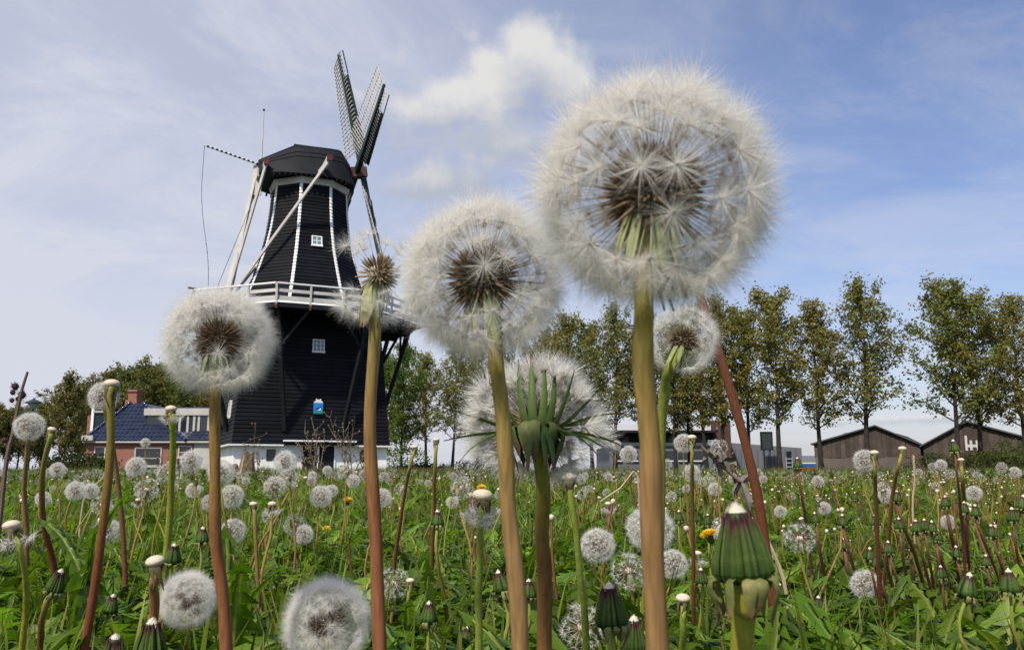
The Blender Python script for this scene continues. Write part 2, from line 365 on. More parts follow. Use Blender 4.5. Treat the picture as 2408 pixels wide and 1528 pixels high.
# windows up the walls
def wall_window(cx, cy, nrm_ang, plane, w, h, nx, ny, glass, name='window', tilt=0.0, recess=0.0):
    n_ = RZ @ Vector((math.sin(nrm_ang), -math.cos(nrm_ang), 0)); n_ = (n_*math.cos(tilt)+Vector((0, 0, math.sin(tilt)))).normalized()
    p = hit(cx, cy, plane, n_); xx = Vector((0, 0, 1)).cross(n_).normalized(); yy = n_.cross(xx)
    T = Matrix(((xx.x, yy.x, n_.x, p.x), (xx.y, yy.y, n_.y, p.y), (xx.z, yy.z, n_.z, p.z), (0, 0, 0, 1)))
    m_ = mb(); f_ = .055
    m_.box((-w/2-.03, -h/2-.05, -.05), (w/2+.03, -h/2+f_, .09), M=T); m_.box((-w/2, h/2-f_, -.05), (w/2, h/2, .075), M=T)
    m_.box((-w/2, -h/2+f_+.001, -.05), (-w/2+f_, h/2-f_-.001, .075), M=T); m_.box((w/2-f_, -h/2+f_+.001, -.05), (w/2, h/2-f_-.001, .075), M=T)
    for i in range(1, nx): x = -w/2+w*i/nx; m_.box((x-.018, -h/2+f_, .02), (x+.018, h/2-f_, .062), M=T)
    for i in range(1, ny): y = -h/2+h*i/ny; m_.box((-w/2+f_, y-.018, .02), (w/2-f_, y+.018, .058), M=T)
    wo = m_.build(name, M_WHITE, mill)
    for i in range(nx):
        for j in range(ny):
            q = mb(); e = .02; q.box((-w/2+w*i/nx+e, -h/2+h*j/ny+e, .03), (-w/2+w*(i+1)/nx-e, -h/2+h*(j+1)/ny-e, .04), M=T); q.build('pane', glass, wo)
zw = zat(567, 46.5); ap = (rad8(zw)+.03)*math.cos(R(22.5))
wall_window(745, 567, 0.0, L2((0, -ap, zw)), .60, .62, 2, 2, M_PALEGLASS, tilt=math.atan2(rad8(zw-.5)-rad8(zw+.5), 1.0))
zw = zat(813, 46.0); wall_window(749, 813, 0.0, L2((0, -half(zw)-.03, zw)), .66, .70, 3, 3, M_PALEGLASS, tilt=.08)
zw = zat(960, 48.0); wall_window(541, 962, R(-90), L2((-half(zw)-.03, 0, zw)), .8, .95, 2, 2, M_GLASS, tilt=.08)
# gallery: deck, joists, struts, railing
RS = 6.80
def c8(r, z): return [Vector((r*math.sin(R(22.5+45*i)), -r*math.cos(R(22.5+45*i)), z)) for i in range(8)]
m_ = mb(); vs = []
for r, z in ((RS-.05, Z_STAGE), (RS-.05, Z_STAGE-.09), (3.3, Z_STAGE-.09), (3.3, Z_STAGE)): vs += [L2(v) for v in c8(r, z)]
m_.add(vs, [(a*8+j, a*8+(j+1) % 8, ((a+1) % 4)*8+(j+1) % 8, ((a+1) % 4)*8+j) for a in range(4) for j in range(8)]); stage = m_.build('gallery_deck', M_TAR, mill)
ro = c8(RS, Z_STAGE); NP = 3
for j in range(8):
    a, b = ro[j], ro[(j+1) % 8]
    for i in range(NP):
        p = a.lerp(b, i/NP); inn = Vector((p.x*.52, p.y*.52, p.z))
        q = mb(); q.beam(L2(inn+Vector((0, 0, -.20))), L2(p*1.0+Vector((0, 0, -.20))), .16, .20); jo = q.build('joist', M_TAR, stage)
        outd = Vector((p.x, p.y, 0)).normalized(); lean = outd*.14
        q = mb(); q.beam(L2(p+outd*.01+Vector((0, 0, -.32))), L2(p+lean+Vector((0, 0, .98))), .10, .10, up=tuple(RZ @ outd)); q.build('railing_post', M_OFFW, stage)
        q = mb(); q.beam(L2(p+outd*.05+Vector((0, 0, -.19))), L2(p+outd*.20+Vector((0, 0, -.19))), .15, .14); q.build('red_joist_end', M_RED, stage)
    ou = Vector(((a+b).x, (a+b).y, 0)).normalized()
    for z, h_, o, w_ in ((.97, .07, .13, .16), (.60, .17, .06, .045), (.20, .25, .02, .045)):
        sc = 1+o/RS; A = Vector((a.x*sc, a.y*sc, a.z+z)); B = Vector((b.x*sc, b.y*sc, b.z+z)); e = (B-A).normalized()*.03
        q = mb(); q.beam(L2(A+e), L2(B-e), w_, h_); q.build('railing_board' if z < .9 else 'handrail', M_OFFW if z < .9 else M_WHITE, stage)
    # fascia under the deck edge
    q = mb(); q.beam(L2(a*1.0+Vector((0, 0, -.16))), L2(b*1.0+Vector((0, 0, -.16))), .06, .22); q.build('deck_fascia', M_TAR, stage)
for j in range(8):                       # struts from the lower body out to the deck edge, each with two knees
    p = ro[j]; zf = Z_EAVE+.75; hh = half(zf)+.02
    cx = max(-hh, min(hh, p.x*.60)); cy = max(-hh, min(hh, p.y*.60))
    if abs(p.y) > abs(p.x): cy = math.copysign(hh, p.y)
    else: cx = math.copysign(hh, p.x)
    foot = Vector((cx, cy, zf)); top = Vector((p.x*.93, p.y*.93, Z_STAGE-.28))
    q = mb(); q.beam(L2(foot), L2(top), .20, .20); st = q.build('gallery_strut', M_TAR, mill)
    mid = foot.lerp(top, .70); tang = (ro[(j+1) % 8]-ro[(j-1) % 8]).normalized()
    for s_ in (-1, 1):
        q = mb(); q.beam(L2(mid), L2(top+tang*s_*1.55+Vector((-p.x*.06, -p.y*.06, 0))), .12, .12); q.build('knee_brace', M_TAR, st)
# red rail cap at the front corner
cfr = ro[7]*1.0
def xy(v, k, dz): return Vector((v.x*k, v.y*k, v.z+dz))
q = mb(); q.beam(L2(xy(ro[7].lerp(ro[6], .10), 1+.14/RS, 1.035)), L2(xy(ro[7].lerp(ro[0], .10), 1+.14/RS, 1.035)), .14, .05); q.build('red_rail_cap', M_RED, stage)
q = mb(); q.beam(L2(xy(ro[6], 1.0, 1.04)), L2(xy(ro[6], 1.07, 1.04)), .12, .09); q.build('red_rail_end', M_RED, stage)
# ------------------------------------------------------------------ cap
PS = R(21.6); AX = Vector((math.cos(PS), math.sin(PS), 0)); SX = Vector((math.sin(PS), -math.cos(PS), 0))   # towards the sails; to the near side
ZC = Z_TOP+.62
CT = MC.copy(); CT.x = _pt.x; CT.x = (CT.x+MC.x)/2
def CW(s, w, z): return Vector((CT.x, CT.y, 0))+AX*s+SX*w+Vector((0, 0, z))
secs = [(-3.05, 1.35, 1.18, .0, .25), (-2.85, 1.75, 1.30, -.10, .35), (-1.9, 2.35, 1.86, -.16, .5), (-1.0, 2.58, 2.40, -.18, .55), (.2, 2.66, 2.47, -.18, .55), (1.2, 2.45, 2.50, -.17, .5), (1.8, 2.1, 2.47, -.15, .4), (2.35, 1.55, 1.65, -.12, .3), (2.6, 1.2, .5, -.1, .2)]
m_ = mb(); NR = 17; vs = []
def capsec(s, w, hgt, lo, rw):
    pts = []
    for i in range(NR):
        t = i/(NR-1)*2-1; a = abs(t)
        ww = w*(.78*a+.22*a**.5)
        zz_ = lo+(hgt-lo)*(1-a**1.55)
        pts.append(CW(s, math.copysign(ww, t) if a > 1e-6 else 0, ZC+zz_))
    return pts
for sc in secs: vs += capsec(*sc)
ns = len(secs)
fs = [(i*NR+j, (i+1)*NR+j, (i+1)*NR+j+1, i*NR+j+1) for i in range(ns-1) for j in range(NR-1)]
fs += [tuple(range(NR)), tuple(range((ns-1)*NR, ns*NR))[::-1]]
fs += [(i*NR, i*NR+NR-1, (i+1)*NR+NR-1, (i+1)*NR) for i in range(ns-1)]
m_.add(vs, fs); capo = m_.build('cap', M_CAP, mill, True)
capo.data.set_sharp_from_angle(angle=R(50))
for i in range(6):                       # horizontal laps of the cap covering, near and far side
    for sd in (-1, 1):
        q = mb(); jj = [3, 4, 6][i % 3] if sd < 0 else NR-1-[3, 4, 6][i % 3]
        if i < 3:
            path = [Vector(vs[k*NR+jj])+(Vector((0, 0, .012))+SX*(.02*sd)) for k in range(ns)]; q.tube(path, .018, 4); q.build('lap_joint', M_CAP, capo)
q = mb(); q.beam(CW(-1.0, 0, ZC+2.46), CW(1.75, 0, ZC+2.46), .22, .08); q.build('ridge_board', M_TAR, capo)
for i in range(15):                      # rafter feet under the rim
    s = -2.3+i*.3; w0 = np.interp(s, [c[0] for c in secs], [c[1] for c in secs])
    for sd in (-1, 1):
        q = mb(); q.beam(CW(s, sd*(w0-.9), ZC-.10), CW(s, sd*(w0+.06), ZC-.26), .10, .14); q.build('rafter_foot', M_TAR, capo)
# rear frame (tail end) boards
q = mb(); q.beam(CW(-3.07, -.9, ZC+.15), CW(-3.07, .9, ZC+.15), .12, .5); q.beam(CW(-3.05, 0, ZC+.9), CW(-3.15, 0, ZC-1.05), .42, .30); q.build('tail_frame', M_OFFW, mill)
q = mb(); q.beam(CW(-3.15, .0, ZC-1.06), CW(-3.15, .0, ZC-1.22), .3, .3); q.build('red_tail_end', M_RUST, mill)
# spruits (cross beams) with red ends, tail pole and braces
LS, SSP = 4.05, 2.1
zl = zat(372, CW(.55, LS, 0).y); zs = ZC+.40
q = mb(); q.beam(CW(.55, -LS, zl), CW(.55, LS, zl), .26, .30); lsp = q.build('long_spruit', M_OFFW, mill)
q = mb(); q.beam(CW(-2.75, -SSP, zs), CW(-2.75, SSP, zs), .24, .28); ssp = q.build('short_spruit', M_OFFW, mill)
for pos, par in (((.55, LS, zl), lsp), ((.55, -LS, zl), lsp), ((-2.75, SSP, zs), ssp), ((-2.75, -SSP, zs), ssp)):
    q = mb(); sg = math.copysign(1, pos[1]); q.beam(CW(pos[0], pos[1]+.002*sg, pos[2]), CW(pos[0], pos[1]+.13*sg, pos[2]), .29, .33); q.build('red_end', M_RED, par)
TB = P(530, 690, CW(-6.2, 0, 0).y); TB.z = Z_STAGE+.45
q = mb(); q.beam(CW(-3.1, 0, ZC+.55), TB, .15, .15, w2=.36); q.build('tail_pole', M_OFFW, mill)
for (s, w, z), dy in (((.55, LS-.15, zl-.12), .18), ((.55, -LS+.15, zl-.12), -.18), ((-2.75, SSP-.15, zs-.12), .10), ((-2.75, -SSP+.15, zs-.12), -.1)):
    q = mb(); q.beam(CW(s, w, z), TB+SX*dy+Vector((0, 0, .25)), .14, .14); q.build('tail_brace', M_OFFW, mill)
q = mb(); q.beam(CW(.25, 2.6, ZC+.0), CW(.5, LS-.4, zl-.14), .20, .20); q.build('spruit_prop', M_OFFW, lsp)
# flagpole, striped brake pole and rope
q = mb(); pf0 = CW(-3.0, .1, ZC-.2); yf = pf0.y; q.tube([P(612, 460, yf), P(616, 350, yf), P(620.5, 262, yf)], [.055, .045, .03], 6); fpole = q.build('flagpole', M_OFFW, mill)
q = mb(); t_ = P(620.5, 261, yf); q.tube([t_, t_+Vector((0, 0, .06)), t_+Vector((0, 0, .12))], [.05, .085, .04], 8); q.build('knob', M_IRON, fpole)
b0 = P(618, 390, yf); b1 = P(481, 342, yf-1.4); NB = 26
pole = None
for kcol, nm in ((0, 'brake_pole'), (1, 'black_stripe')):
    q = mb()
    if kcol == 0: q.tube([b0, b1], [.055, .05], 8); pole = q.build(nm, M_WHITE, mill)
    else:
        for i in range(0, NB, 2): q.tube([b0.lerp(b1, i/NB), b0.lerp(b1, (i+1)/NB)], .061, 8)
        q.build(nm, M_TAR, pole)
r1 = P(490, 672, yf-1.2); pts = [b1.lerp(r1, t)+Vector((-.22*math.sin(math.pi*t)-.18*math.sin(2*math.pi*t)*t, 0, 0)) for t in np.linspace(0, 1, 18)]
q = mb(); q.tube(pts, .016, 5); q.build('brake_rope', M_ROPE, mill)
for i in (12, 13, 14, 15, 16): q = mb(); q.tube([pts[i]+Vector((0, 0, .05)), pts[i], pts[i]-Vector((0, 0, .05))], [.015, .035, .015], 6); q.build('rope_knot', M_ROPE, mill)
q = mb(); q.tube([CW(-3.15, .2, ZC-1.1), L2(xy(ro[6], .85, .9))], .018, 5); q.build('winding_rope', M_ROPE, mill)
q = mb(); q.tube([CW(-3.15, -.1, ZC-.6), TB+Vector((.25, 0, .6))], .014, 5); q.build('winding_rope', M_ROPE, mill)
# ------------------------------------------------------------------ sails
TL = R(9.5); AXT = (AX*math.cos(TL)+Vector((0, 0, math.sin(TL)))).normalized(); VV = (Vector((0, 0, 1))*math.cos(TL)-AX*math.sin(TL)).normalized(); WW = -SX
HUB = CW(3.05, 0, zat(407, CW(3.05, 0, 0).y)); hp = P(841, 407, HUB.y); HUB.x = hp.x
q = mb(); q.beam(HUB-AXT*1.6, HUB+AXT*.55, .62, .62, up=tuple(VV)); q.build('poll_end', M_RUST, mill)
AL = R(12.7); t1 = VV*math.cos(AL)+WW*math.sin(AL); t2 = VV*math.sin(AL)-WW*math.cos(AL)
RSAIL = 9.0
def sail(tip, lat, off):
    o = HUB+AXT*off
    q = mb(); q.beam(o+tip*.3, o+tip*RSAIL, .34, .30, up=tuple(AXT), w2=.15); root = q.build('sail', M_GREEN, mill)
    def tw(r): a = R(4+20*(1-(r-1.6)/(RSAIL-1.6))); return (lat*math.cos(a)-AXT*math.sin(a)).normalized()
    nb = 25; W_ = 1.42
    for i in range(nb):
        r = 1.75+(RSAIL-1.85)*i/(nb-1); d = tw(r)
        q = mb(); q.beam(o+tip*r-d*.50, o+tip*r+d*W_, .050, .05, up=tuple(AXT)); q.build('sail_bar', M_OFFW, root)
    for w_ in (.50, .96, W_-.02):
        q = mb(); q.tube([o+tip*r+tw(r)*w_+AXT*.05 for r in np.linspace(1.7, RSAIL-.05, 9)], .028, 4); q.build('hem_lath', M_OFFW, root)
    for i in range(4):                   # leading boards, dark
        ra, rb = 1.7+(RSAIL-3.6)*i/4, 1.7+(RSAIL-3.6)*(i+1)/4-.03; q = mb()
        vs = []
        for r in (ra, rb):
            d = tw(r); s0 = o+tip*r-d*.14+AXT*.04; s1 = o+tip*r-d*.58+AXT*.16; vs += [s0, s1, s1-AXT*.03, s0-AXT*.03]
        q.add(vs, [(0, 1, 5, 4), (1, 2, 6, 5), (2, 3, 7, 6), (3, 0, 4, 7), (0, 3, 2, 1), (4, 5, 6, 7)]); q.build('leading_board', M_GREEN, root)
    q = mb(); d = tw(4); q.tube([o+tip*r-tw(r)*.57+AXT*.14 for r in (RSAIL-1.9, RSAIL-.1)], .04, 4); q.build('leading_lath', M_GREEN, root)
    # canvas furled along the stock
    q = mb(); q.tube([o+tip*r+tw(r)*(.16+.03*math.sin(r*5))+AXT*.12 for r in np.linspace(2.0, 6.2, 14)], [.10+.03*math.sin(i*1.7) for i in range(14)], 6); q.build('furled_canvas', M_IRON, root)
sail(t1, -t2, .30); sail(-t1, t2, .30); sail(t2, t1, -.08); sail(-t2, -t1, -.08)
# ------------------------------------------------------------------ carton-shaped sign with a bird
def sign():
    n_ = RZ @ Vector((0, -1, 0)); z = zat(955, 45.6); pl = L2((0, -half(z)-.12, z)); p = hit(748, 972, pl, n_); xx = RZ @ Vector((1, 0, 0))
    T = Matrix(((xx.x, n_.x, 0, 0), (xx.y, n_.y, 0, 0), (0, 0, 1, 0), (0, 0, 0, 1)))
    root = empty('bird_sign', p, 'blue carton-shaped sign with white gable top and a wading bird, on black boards', 'sign')
    def part(poly, d0, d1, col, nm, par=root):
        q = MB(); k_ = len(poly); q.add([T @ Vector((x, d0, z)) for x, z in poly]+[T @ Vector((x, d1, z)) for x, z in poly], [tuple(range(k_, 2*k_)), tuple(range(k_))[::-1]]+[(i, (i+1) % k_, k_+(i+1) % k_, k_+i) for i in range(k_)])
        return q.build(nm, mat('sign_'+nm, col, .45, .1, 4), par)
    w = .245
    part([(-w, .02), (w, .02), (w, .58), (-w, .58)], -.09, .05, (.02, .22, .62), 'blue_panel')
    part([(-w, -.02), (w, -.02), (w, .0198), (-w, .0198)], -.09, .05, (.03, .22, .16), 'green_foot')
    part([(-w, 0.0205), (w, .0205), (w, .13), (-w, .10)], .052, .058, (.02, .25, .20), 'green_ground')
    part([(-w, .582), (w, .582), (w*.86, .64), (w*.52, .70), (w*.52, .80), (w*.44, .80), (w*.36, .76), (0, .75), (-w*.36, .76), (-w*.44, .80), (-w*.52, .80), (-w*.52, .70), (-w*.86, .64)], -.09, .05, (.78, .76, .70), 'gable_top')
    part([(-.05, .20), (.05, .165), (.11, .18), (.135, .24), (.12, .29), (.07, .31), (.02, .25)], .052, .060, (.85, .85, .82), 'white_breast')
    part([(-.19, .235), (-.06, .225), (.03, .235), (.075, .30), (.09, .335), (.065, .345), (.0, .31), (-.09, .28)], .061, .066, (.012, .014, .02), 'dark_wing')
    part([(.06, .33), (.095, .325), (.135, .345), (.165, .34), (.135, .36), (.11, .395), (.05, .43), (.085, .385)], .061, .066, (.012, .014, .02), 'dark_crest')
sign()
# ------------------------------------------------------------------ house
def house():
    Y0 = 60.0; root_p = P(330, 1106, Y0); root_p.z = 0
    root = empty('brick_house', root_p, 'brick house with blue glazed tile roof, chimney and wide dormer beside the mill', 'house')
    X = lambda x, Y=Y0: P(x, 1050, Y).x
    Z = lambda y, Y=Y0: P(330, y, Y).z
    mbk = bpy.data.materials.new('house_brick'); mbk.use_nodes = True; N = mbk.node_tree.nodes; L = mbk.node_tree.links
    bt = N.new('ShaderNodeTexBrick'); tc = N.new('ShaderNodeTexCoord'); mp = N.new('ShaderNodeMapping'); mp.inputs['Rotation'].default_value = (R(90), 0, 0)
    L.new(tc.outputs['Object'], mp.inputs[0]); L.new(mp.outputs[0], bt.inputs['Vector']); bt.inputs['Scale'].default_value = 4.4
    bt.inputs['Color1'].default_value = (.22, .075, .045, 1); bt.inputs['Color2'].default_value = (.30, .11, .07, 1); bt.inputs['Mortar'].default_value = (.28, .22, .18, 1); bt.inputs['Mortar Size'].default_value = .012
    L.new(bt.outputs[0], N['Principled BSDF'].inputs['Base Color']); N['Principled BSDF'].inputs['Roughness'].default_value = .85
    tile = mat('blue_glazed_tile', (.017, .024, .050), .34, .35, 1.5, spec=.45)
    fasc = mat('house_white', (.46, .44, .39), .55, .1, 2)
    grn = mat('dark_green_cladding', (.012, .022, .026), .5, .2, 2)
    def bx(x0, x1, z0, z1, y0, y1, m, nm, par=root):
        q = MB(root_p); q.box((x0, y0, z0), (x1, y1, z1)); return q.build(nm, m, par)
    xl, xr, xe = X(203), X(436), X(500); ze = Z(1037); zr = Z(949)
    w = bx(xl, xe, 0, ze-.12, Y0, Y0+8.5, mbk, 'wall')
    bx(xl-.15, xe+.1, ze-.118, ze, Y0-.32, Y0+.2, fasc, 'eave_board')
    bx(X(457), xe+.08, 0, ze-.122, Y0-.05, Y0-.002, mat('pale_panel', (.45, .44, .40), .7, .15, 2), 'side_panel')
    def win(xa, xb, ya, yb, nx, mull=None):
        a, b, z0, z1 = X(xa), X(xb), Z(yb), Z(ya); y = Y0-.06
        f = MB(root_p); t = .09
        f.box((a, y, z0), (b, Y0-.002, z0+t)); f.box((a, y, z1-t), (b, Y0-.002, z1)); f.box((a, y, z0+t+.001), (a+t, Y0-.002, z1-t-.001)); f.box((b-t, y, z0+t+.001), (b, Y0-.002, z1-t-.001))
        zm = z0+(z1-z0)*.42; f.box((a+t, y+.01, zm-.03), (b-t, Y0-.003, zm+.03))
        o = f.build('window', fasc, root)
        bx(a+t, b-t, z0+t, zm-.03, y+.03, y+.04, M_GLASS, 'pane', o); bx(a+t, b-t, zm+.03, z1-t, y+.03, y+.04, M_GLASS, 'pane', o)
        bx(a-.05, b+.05, z0-.08, z0-.002, y-.06, Y0-.003, fasc, 'sill', o)
    win(223, 250, 1049, 1092, 1); win(318, 382, 1051, 1096, 1); win(420, 453, 1047, 1075, 1)
    d = bx(X(420), X(453), .05, Z(1079), Y0-.05, Y0-.003, grn, 'door'); bx(X(424), X(449), .9, Z(1083), Y0-.07, Y0-.051, fasc, 'door_panel', d)
    # roof: pitched planes laid with pantiles (u along eave, v up the slope)
    def tiles(name, poly, org, ud, vd, tw=.32, th=.42):
        q = MB(root_p); nrm = ud.cross(vd).normalized()
        us = [p[0] for p in poly]; vs_ = [p[1] for p in poly]
        def inside(u, v):
            c = False; n_ = len(poly)
            for i in range(n_):
                (x1, y1), (x2, y2) = poly[i], poly[(i+1) % n_]
                if (y1 > v) != (y2 > v) and u < (x2-x1)*(v-y1)/(y2-y1)+x1: c = not c
            return c
        nv = int(math.ceil((max(vs_)-min(vs_))/th)); nu = int(math.ceil((max(us)-min(us))/tw))
        for j in range(nv):
            for i in range(nu):
                u = min(us)+(i+.5)*tw; v = min(vs_)+(j+.5)*th
                if not inside(u, v): continue
                jit = random.uniform(-.008, .012); pr = []
                for (fv, lift) in ((0, .05), (1.08, .012)):
                    for fu_, zz_ in ((0, .0), (.2, .045), (.45, .055), (.7, .02), (1.0, -.005)):
                        pr.append(org+ud*(u-tw/2+fu_*tw*1.02)+vd*(v-th/2+fv*th)+nrm*(zz_+lift+jit))
                lo = [p-nrm*.05 for p in pr[:5]]
                q.add(pr+lo, [(a, a+1, a+6, a+5) for a in range(4)]+[(10+a, 11+a, a+1, a) for a in range(4)])
        o = q.build(name, tile, rf); o['kind'] = 'stuff'; return o
    # underlay body of both roofs
    apl, apr = X(296, Y0+2.6), X(325, Y0+2.6); za = zr+.25; ya = Y0+2.9; yb = Y0+8.8
    rf = MB(root_p)
    A, B = Vector((xl-.15, Y0-.32, ze)), Vector((xr+.15, Y0-.32, ze)); C, D = Vector((apr, ya, za)), Vector((apl, ya, za))
    A2, B2, C2, D2 = Vector((xl-.15, yb, ze)), Vector((xr+.15, yb, ze)), Vector((apr, yb, za)), Vector((apl, yb, za))
    rf.add([A, B, C, D, A2, B2, C2, D2], [(0, 1, 2, 3), (1, 5, 6, 2), (4, 0, 3, 7), (3, 2, 6, 7), (0, 4, 5, 1), (4, 7, 6, 5)])
    zr2 = Z(957, Y0+4.5); ym = Y0+4.5
    E = [Vector((xr-.8, Y0-.30, ze+.004)), Vector((xe+2.2, Y0-.30, ze+.004)), Vector((xe+2.2, ym, zr2)), Vector((apr, ym, zr2)), Vector((xr-.8, Y0+9, ze)), Vector((xe+2.2, Y0+9, ze))]
    rf.add(E, [(0, 1, 2, 3), (5, 4, 3, 2), (1, 5, 2), (4, 0, 3)])
    rf = rf.build('roof', tile, root)
    vd = (Vector((0, ya-(Y0-.32), za-ze))); ln = vd.length; vd.normalize(); ud = Vector((1, 0, 0)); Wd = B.x-A.x
    tiles('tile_field', [(0, 0), (Wd, 0), (apr-A.x, ln), (apl-A.x, ln)], A, ud, vd)
    vd2 = Vector((0, ym-(Y0-.30), zr2-ze)); l2 = vd2.length; vd2.normalize()
    tiles('tile_field', [(.9, 0), (E[1].x-E[0].x, 0), (E[1].x-E[0].x, l2), (.9, l2)], E[0], ud, vd2)
    # hip ridge caps, glazed
    for (p, q_) in ((B, C), (A, D)):
        nn = 16
        for i in range(nn):
            a = p.lerp(q_, i/nn)+Vector((0, -.05, .06)); b = p.lerp(q_, (i+1.08)/nn)+Vector((0, -.05, .06)); k_ = MB(root_p); k_.tube([a, b], [.13, .11], 8); k_.build('ridge_tile', mat('ridge_glaze', (.020, .030, .075), .12, .2, 2, spec=.8), rf, smooth=True)
    # dormer on the right wing
    yd = Y0+.9; a, b = X(334, yd), X(491, yd); z0, z1, z2 = Z(1019, yd), Z(976, yd), Z(960, yd)
    dm = bx(a+.1, b-.1, z0, z1-.002, yd+.06, yd+3.5, grn, 'dormer')
    bx(a, b+.05, z1, z2, yd-.1, yd+3.6, fasc, 'dormer_fascia', dm)
    bx(a, b, z0-.06, z0+.02, yd-.06, yd+.05, fasc, 'sill', dm)
    xs = [X(v, yd) for v in (382, 418, 451, 463, 487)]
    for xx in (X(419, yd), X(438, yd), X(453, yd), X(464, yd), X(487, yd)): bx(xx-.08, xx+.08, z0+.021, z1-.003, yd-.02, yd+.055, fasc, 'frame', dm)
    for (u, v) in ((341, 416), (421, 436), (440, 451), (455, 462), (466, 485)): bx(X(u, yd), X(v, yd), z0+.04, z1-.01, yd+.03, yd+.058, M_GLASS, 'pane', dm)
    # little side dormer with white verge on the left
    yl = Y0+1.6; s_ = bx(X(213, yl), X(252, yl), Z(1016, yl), Z(970, yl), yl, yl+3, grn, 'side_dormer')
    bx(X(210, yl), X(216, yl), Z(1019, yl), Z(953, yl), yl-.1, yl-.003, M_WHITE, 'verge_board', s_); bx(X(214, yl), X(256, yl), Z(970, yl)+.002, Z(966, yl), yl-.12, yl+3, fasc, 'verge_board', s_)
    bx(X(197, yl), X(213, yl), Z(1037, yl), Z(975, yl), yl+.2, yl+2.2, mbk, 'side_gable', s_)
    ch = bx(X(298, Y0+4), X(318, Y0+4), za-.6, Z(919, Y0+4), Y0+3.6, Y0+4.5, mbk, 'chimney')
    bx(X(296.5, Y0+4), X(319.5, Y0+4), Z(922, Y0+4), Z(917, Y0+4), Y0+3.5, Y0+4.6, mbk, 'chimney_cap', ch); bx(X(294, Y0+4), X(321, Y0+4), za-.5, Z(941, Y0+4), Y0+3.45, Y0+4.65, mbk, 'chimney_shoulder', ch)
    q = MB(root_p); c_ = P(309, 915, Y0+4); q.tube([c_-Vector((0, 0, .15)), c_+Vector((0, 0, .22))], [.16, .13], 10); q.build('chimney_pot', M_IRON, ch)
    gc = bx(X(199), X(225), Z(1035)-.02, Z(1024), Y0-.55, Y0-.33, fasc, 'gutter_box')
house()
# ------------------------------------------------------------------ barns, office block, shed
def barn(apx, apy, xl, xr, yeL, yeR, Y0, depth, label, mark=False):
    BE = R(26); Dv = Vector((math.sin(BE), math.cos(BE), 0)); Ev = Vector((math.cos(BE), -math.sin(BE), 0))   # runs away to the right
    p0 = P(apx, 1106, Y0); p0.z = 0
    root = empty('barn', p0, label, 'barn', 'weathered timber barns beyond the tree row'); root.rotation_euler = (0, 0, -BE)
    wood = mat('grey_barn_boards', (.072, .054, .043), .85, .35, 1.2, obj_var=.30); conc = mat('barn_concrete', (.115, .098, .082), .9, .25, .5, bump=.2)
    roofm = mat('barn_roof_sheet', (.075, .072, .072), .7, .2, .6)
    U = lambda x, y=1060: (hit(x, y, p0, Dv)-p0).dot(Ev); Z = lambda x, y: hit(x, y, p0, Dv).z
    x0, x1, xa, za, z0, z1 = U(xl), U(xr), U(apx), Z(apx, apy), Z(xl, yeL), Z(xr, yeR); zm = Z(apx, 1071)
    q = MB(); q.box((x0+.05, .05, 0), (x1-.05, depth, zm)); w = q.build('concrete_wall', conc, root)
    for i in range(int((x1-x0)/3.2)):
        q = MB(); a = x0+.1+i*3.2; q.box((a, -.02, .02), (a+.22, .048, zm-.1)); q.build('pier', conc, w)
    q = MB(); f = [(x0+.05, zm), (x1-.05, zm), (x1-.05, z1), (xa, za), (x0+.05, z0)]
    q.add([(u, .1, z) for u, z in f]+[(u, depth, z) for u, z in f], [(0, 1, 2, 3, 4), (9, 8, 7, 6, 5), (0, 4, 9, 5), (1, 6, 7, 2)])
    g_ = q.build('gable', wood, root); bw = .42
    for i in range(int((x1-x0)/bw)):
        a = x0+i*bw; b = a+bw-.03; c = (a+b)/2
        zt = (z0+(za-z0)*(c-x0)/(xa-x0)) if c < xa else (z1+(za-z1)*(x1-c)/(x1-xa))
        q = MB(); o_ = random.uniform(.0, .035); q.box((a, .02-o_, zm-.12+random.uniform(-.06, .04)), (b, .098, zt-.06)); q.build('board', wood, g_)
    q = MB(); t = .14
    for (xa_, za_, xb_, zb_) in ((x0-.3, z0-.12, xa, za), (xa, za, x1+.3, z1-.12)):
        q.add([(xa_, -.35, za_), (xb_, -.35, zb_), (xb_, depth, zb_), (xa_, depth, za_), (xa_, -.35, za_+t), (xb_, -.35, zb_+t), (xb_, depth, zb_+t), (xa_, depth, za_+t)], [(3, 2, 1, 0), (4, 5, 6, 7), (0, 1, 5, 4), (1, 2, 6, 5), (2, 3, 7, 6), (3, 0, 4, 7)])
    q.build('roof', roofm, root)
    if mark:                      # the white letter mark: a tall bar joined to an H
        for (a, b, c, d) in ((2271, 2276.5, 1024, 1059), (2282, 2288, 1035, 1058), (2296, 2303, 1035, 1058)):
            q = MB(); q.box((U(a), -.06, Z(a, d)), (U(b), -.02, Z(a, c))); q.build('letter_stroke', M_OFFW, root)
        for (a, b) in ((2276.6, 2281.9), (2288.1, 2295.9)):
            q = MB(); q.box((U(a), -.06, Z(a, 1051)), (U(b), -.02, Z(a, 1045))); q.build('letter_stroke', M_OFFW, root)
barn(2062, 1002, 1915, 2170, 1043, 1048, 84, 24, 'weathered grey timber barn without lettering, beside the blue and red shed')
barn(2278, 992, 2172, 2440, 1048, 1036, 79, 24, 'weathered grey timber barn with white letter mark on its gable', True)
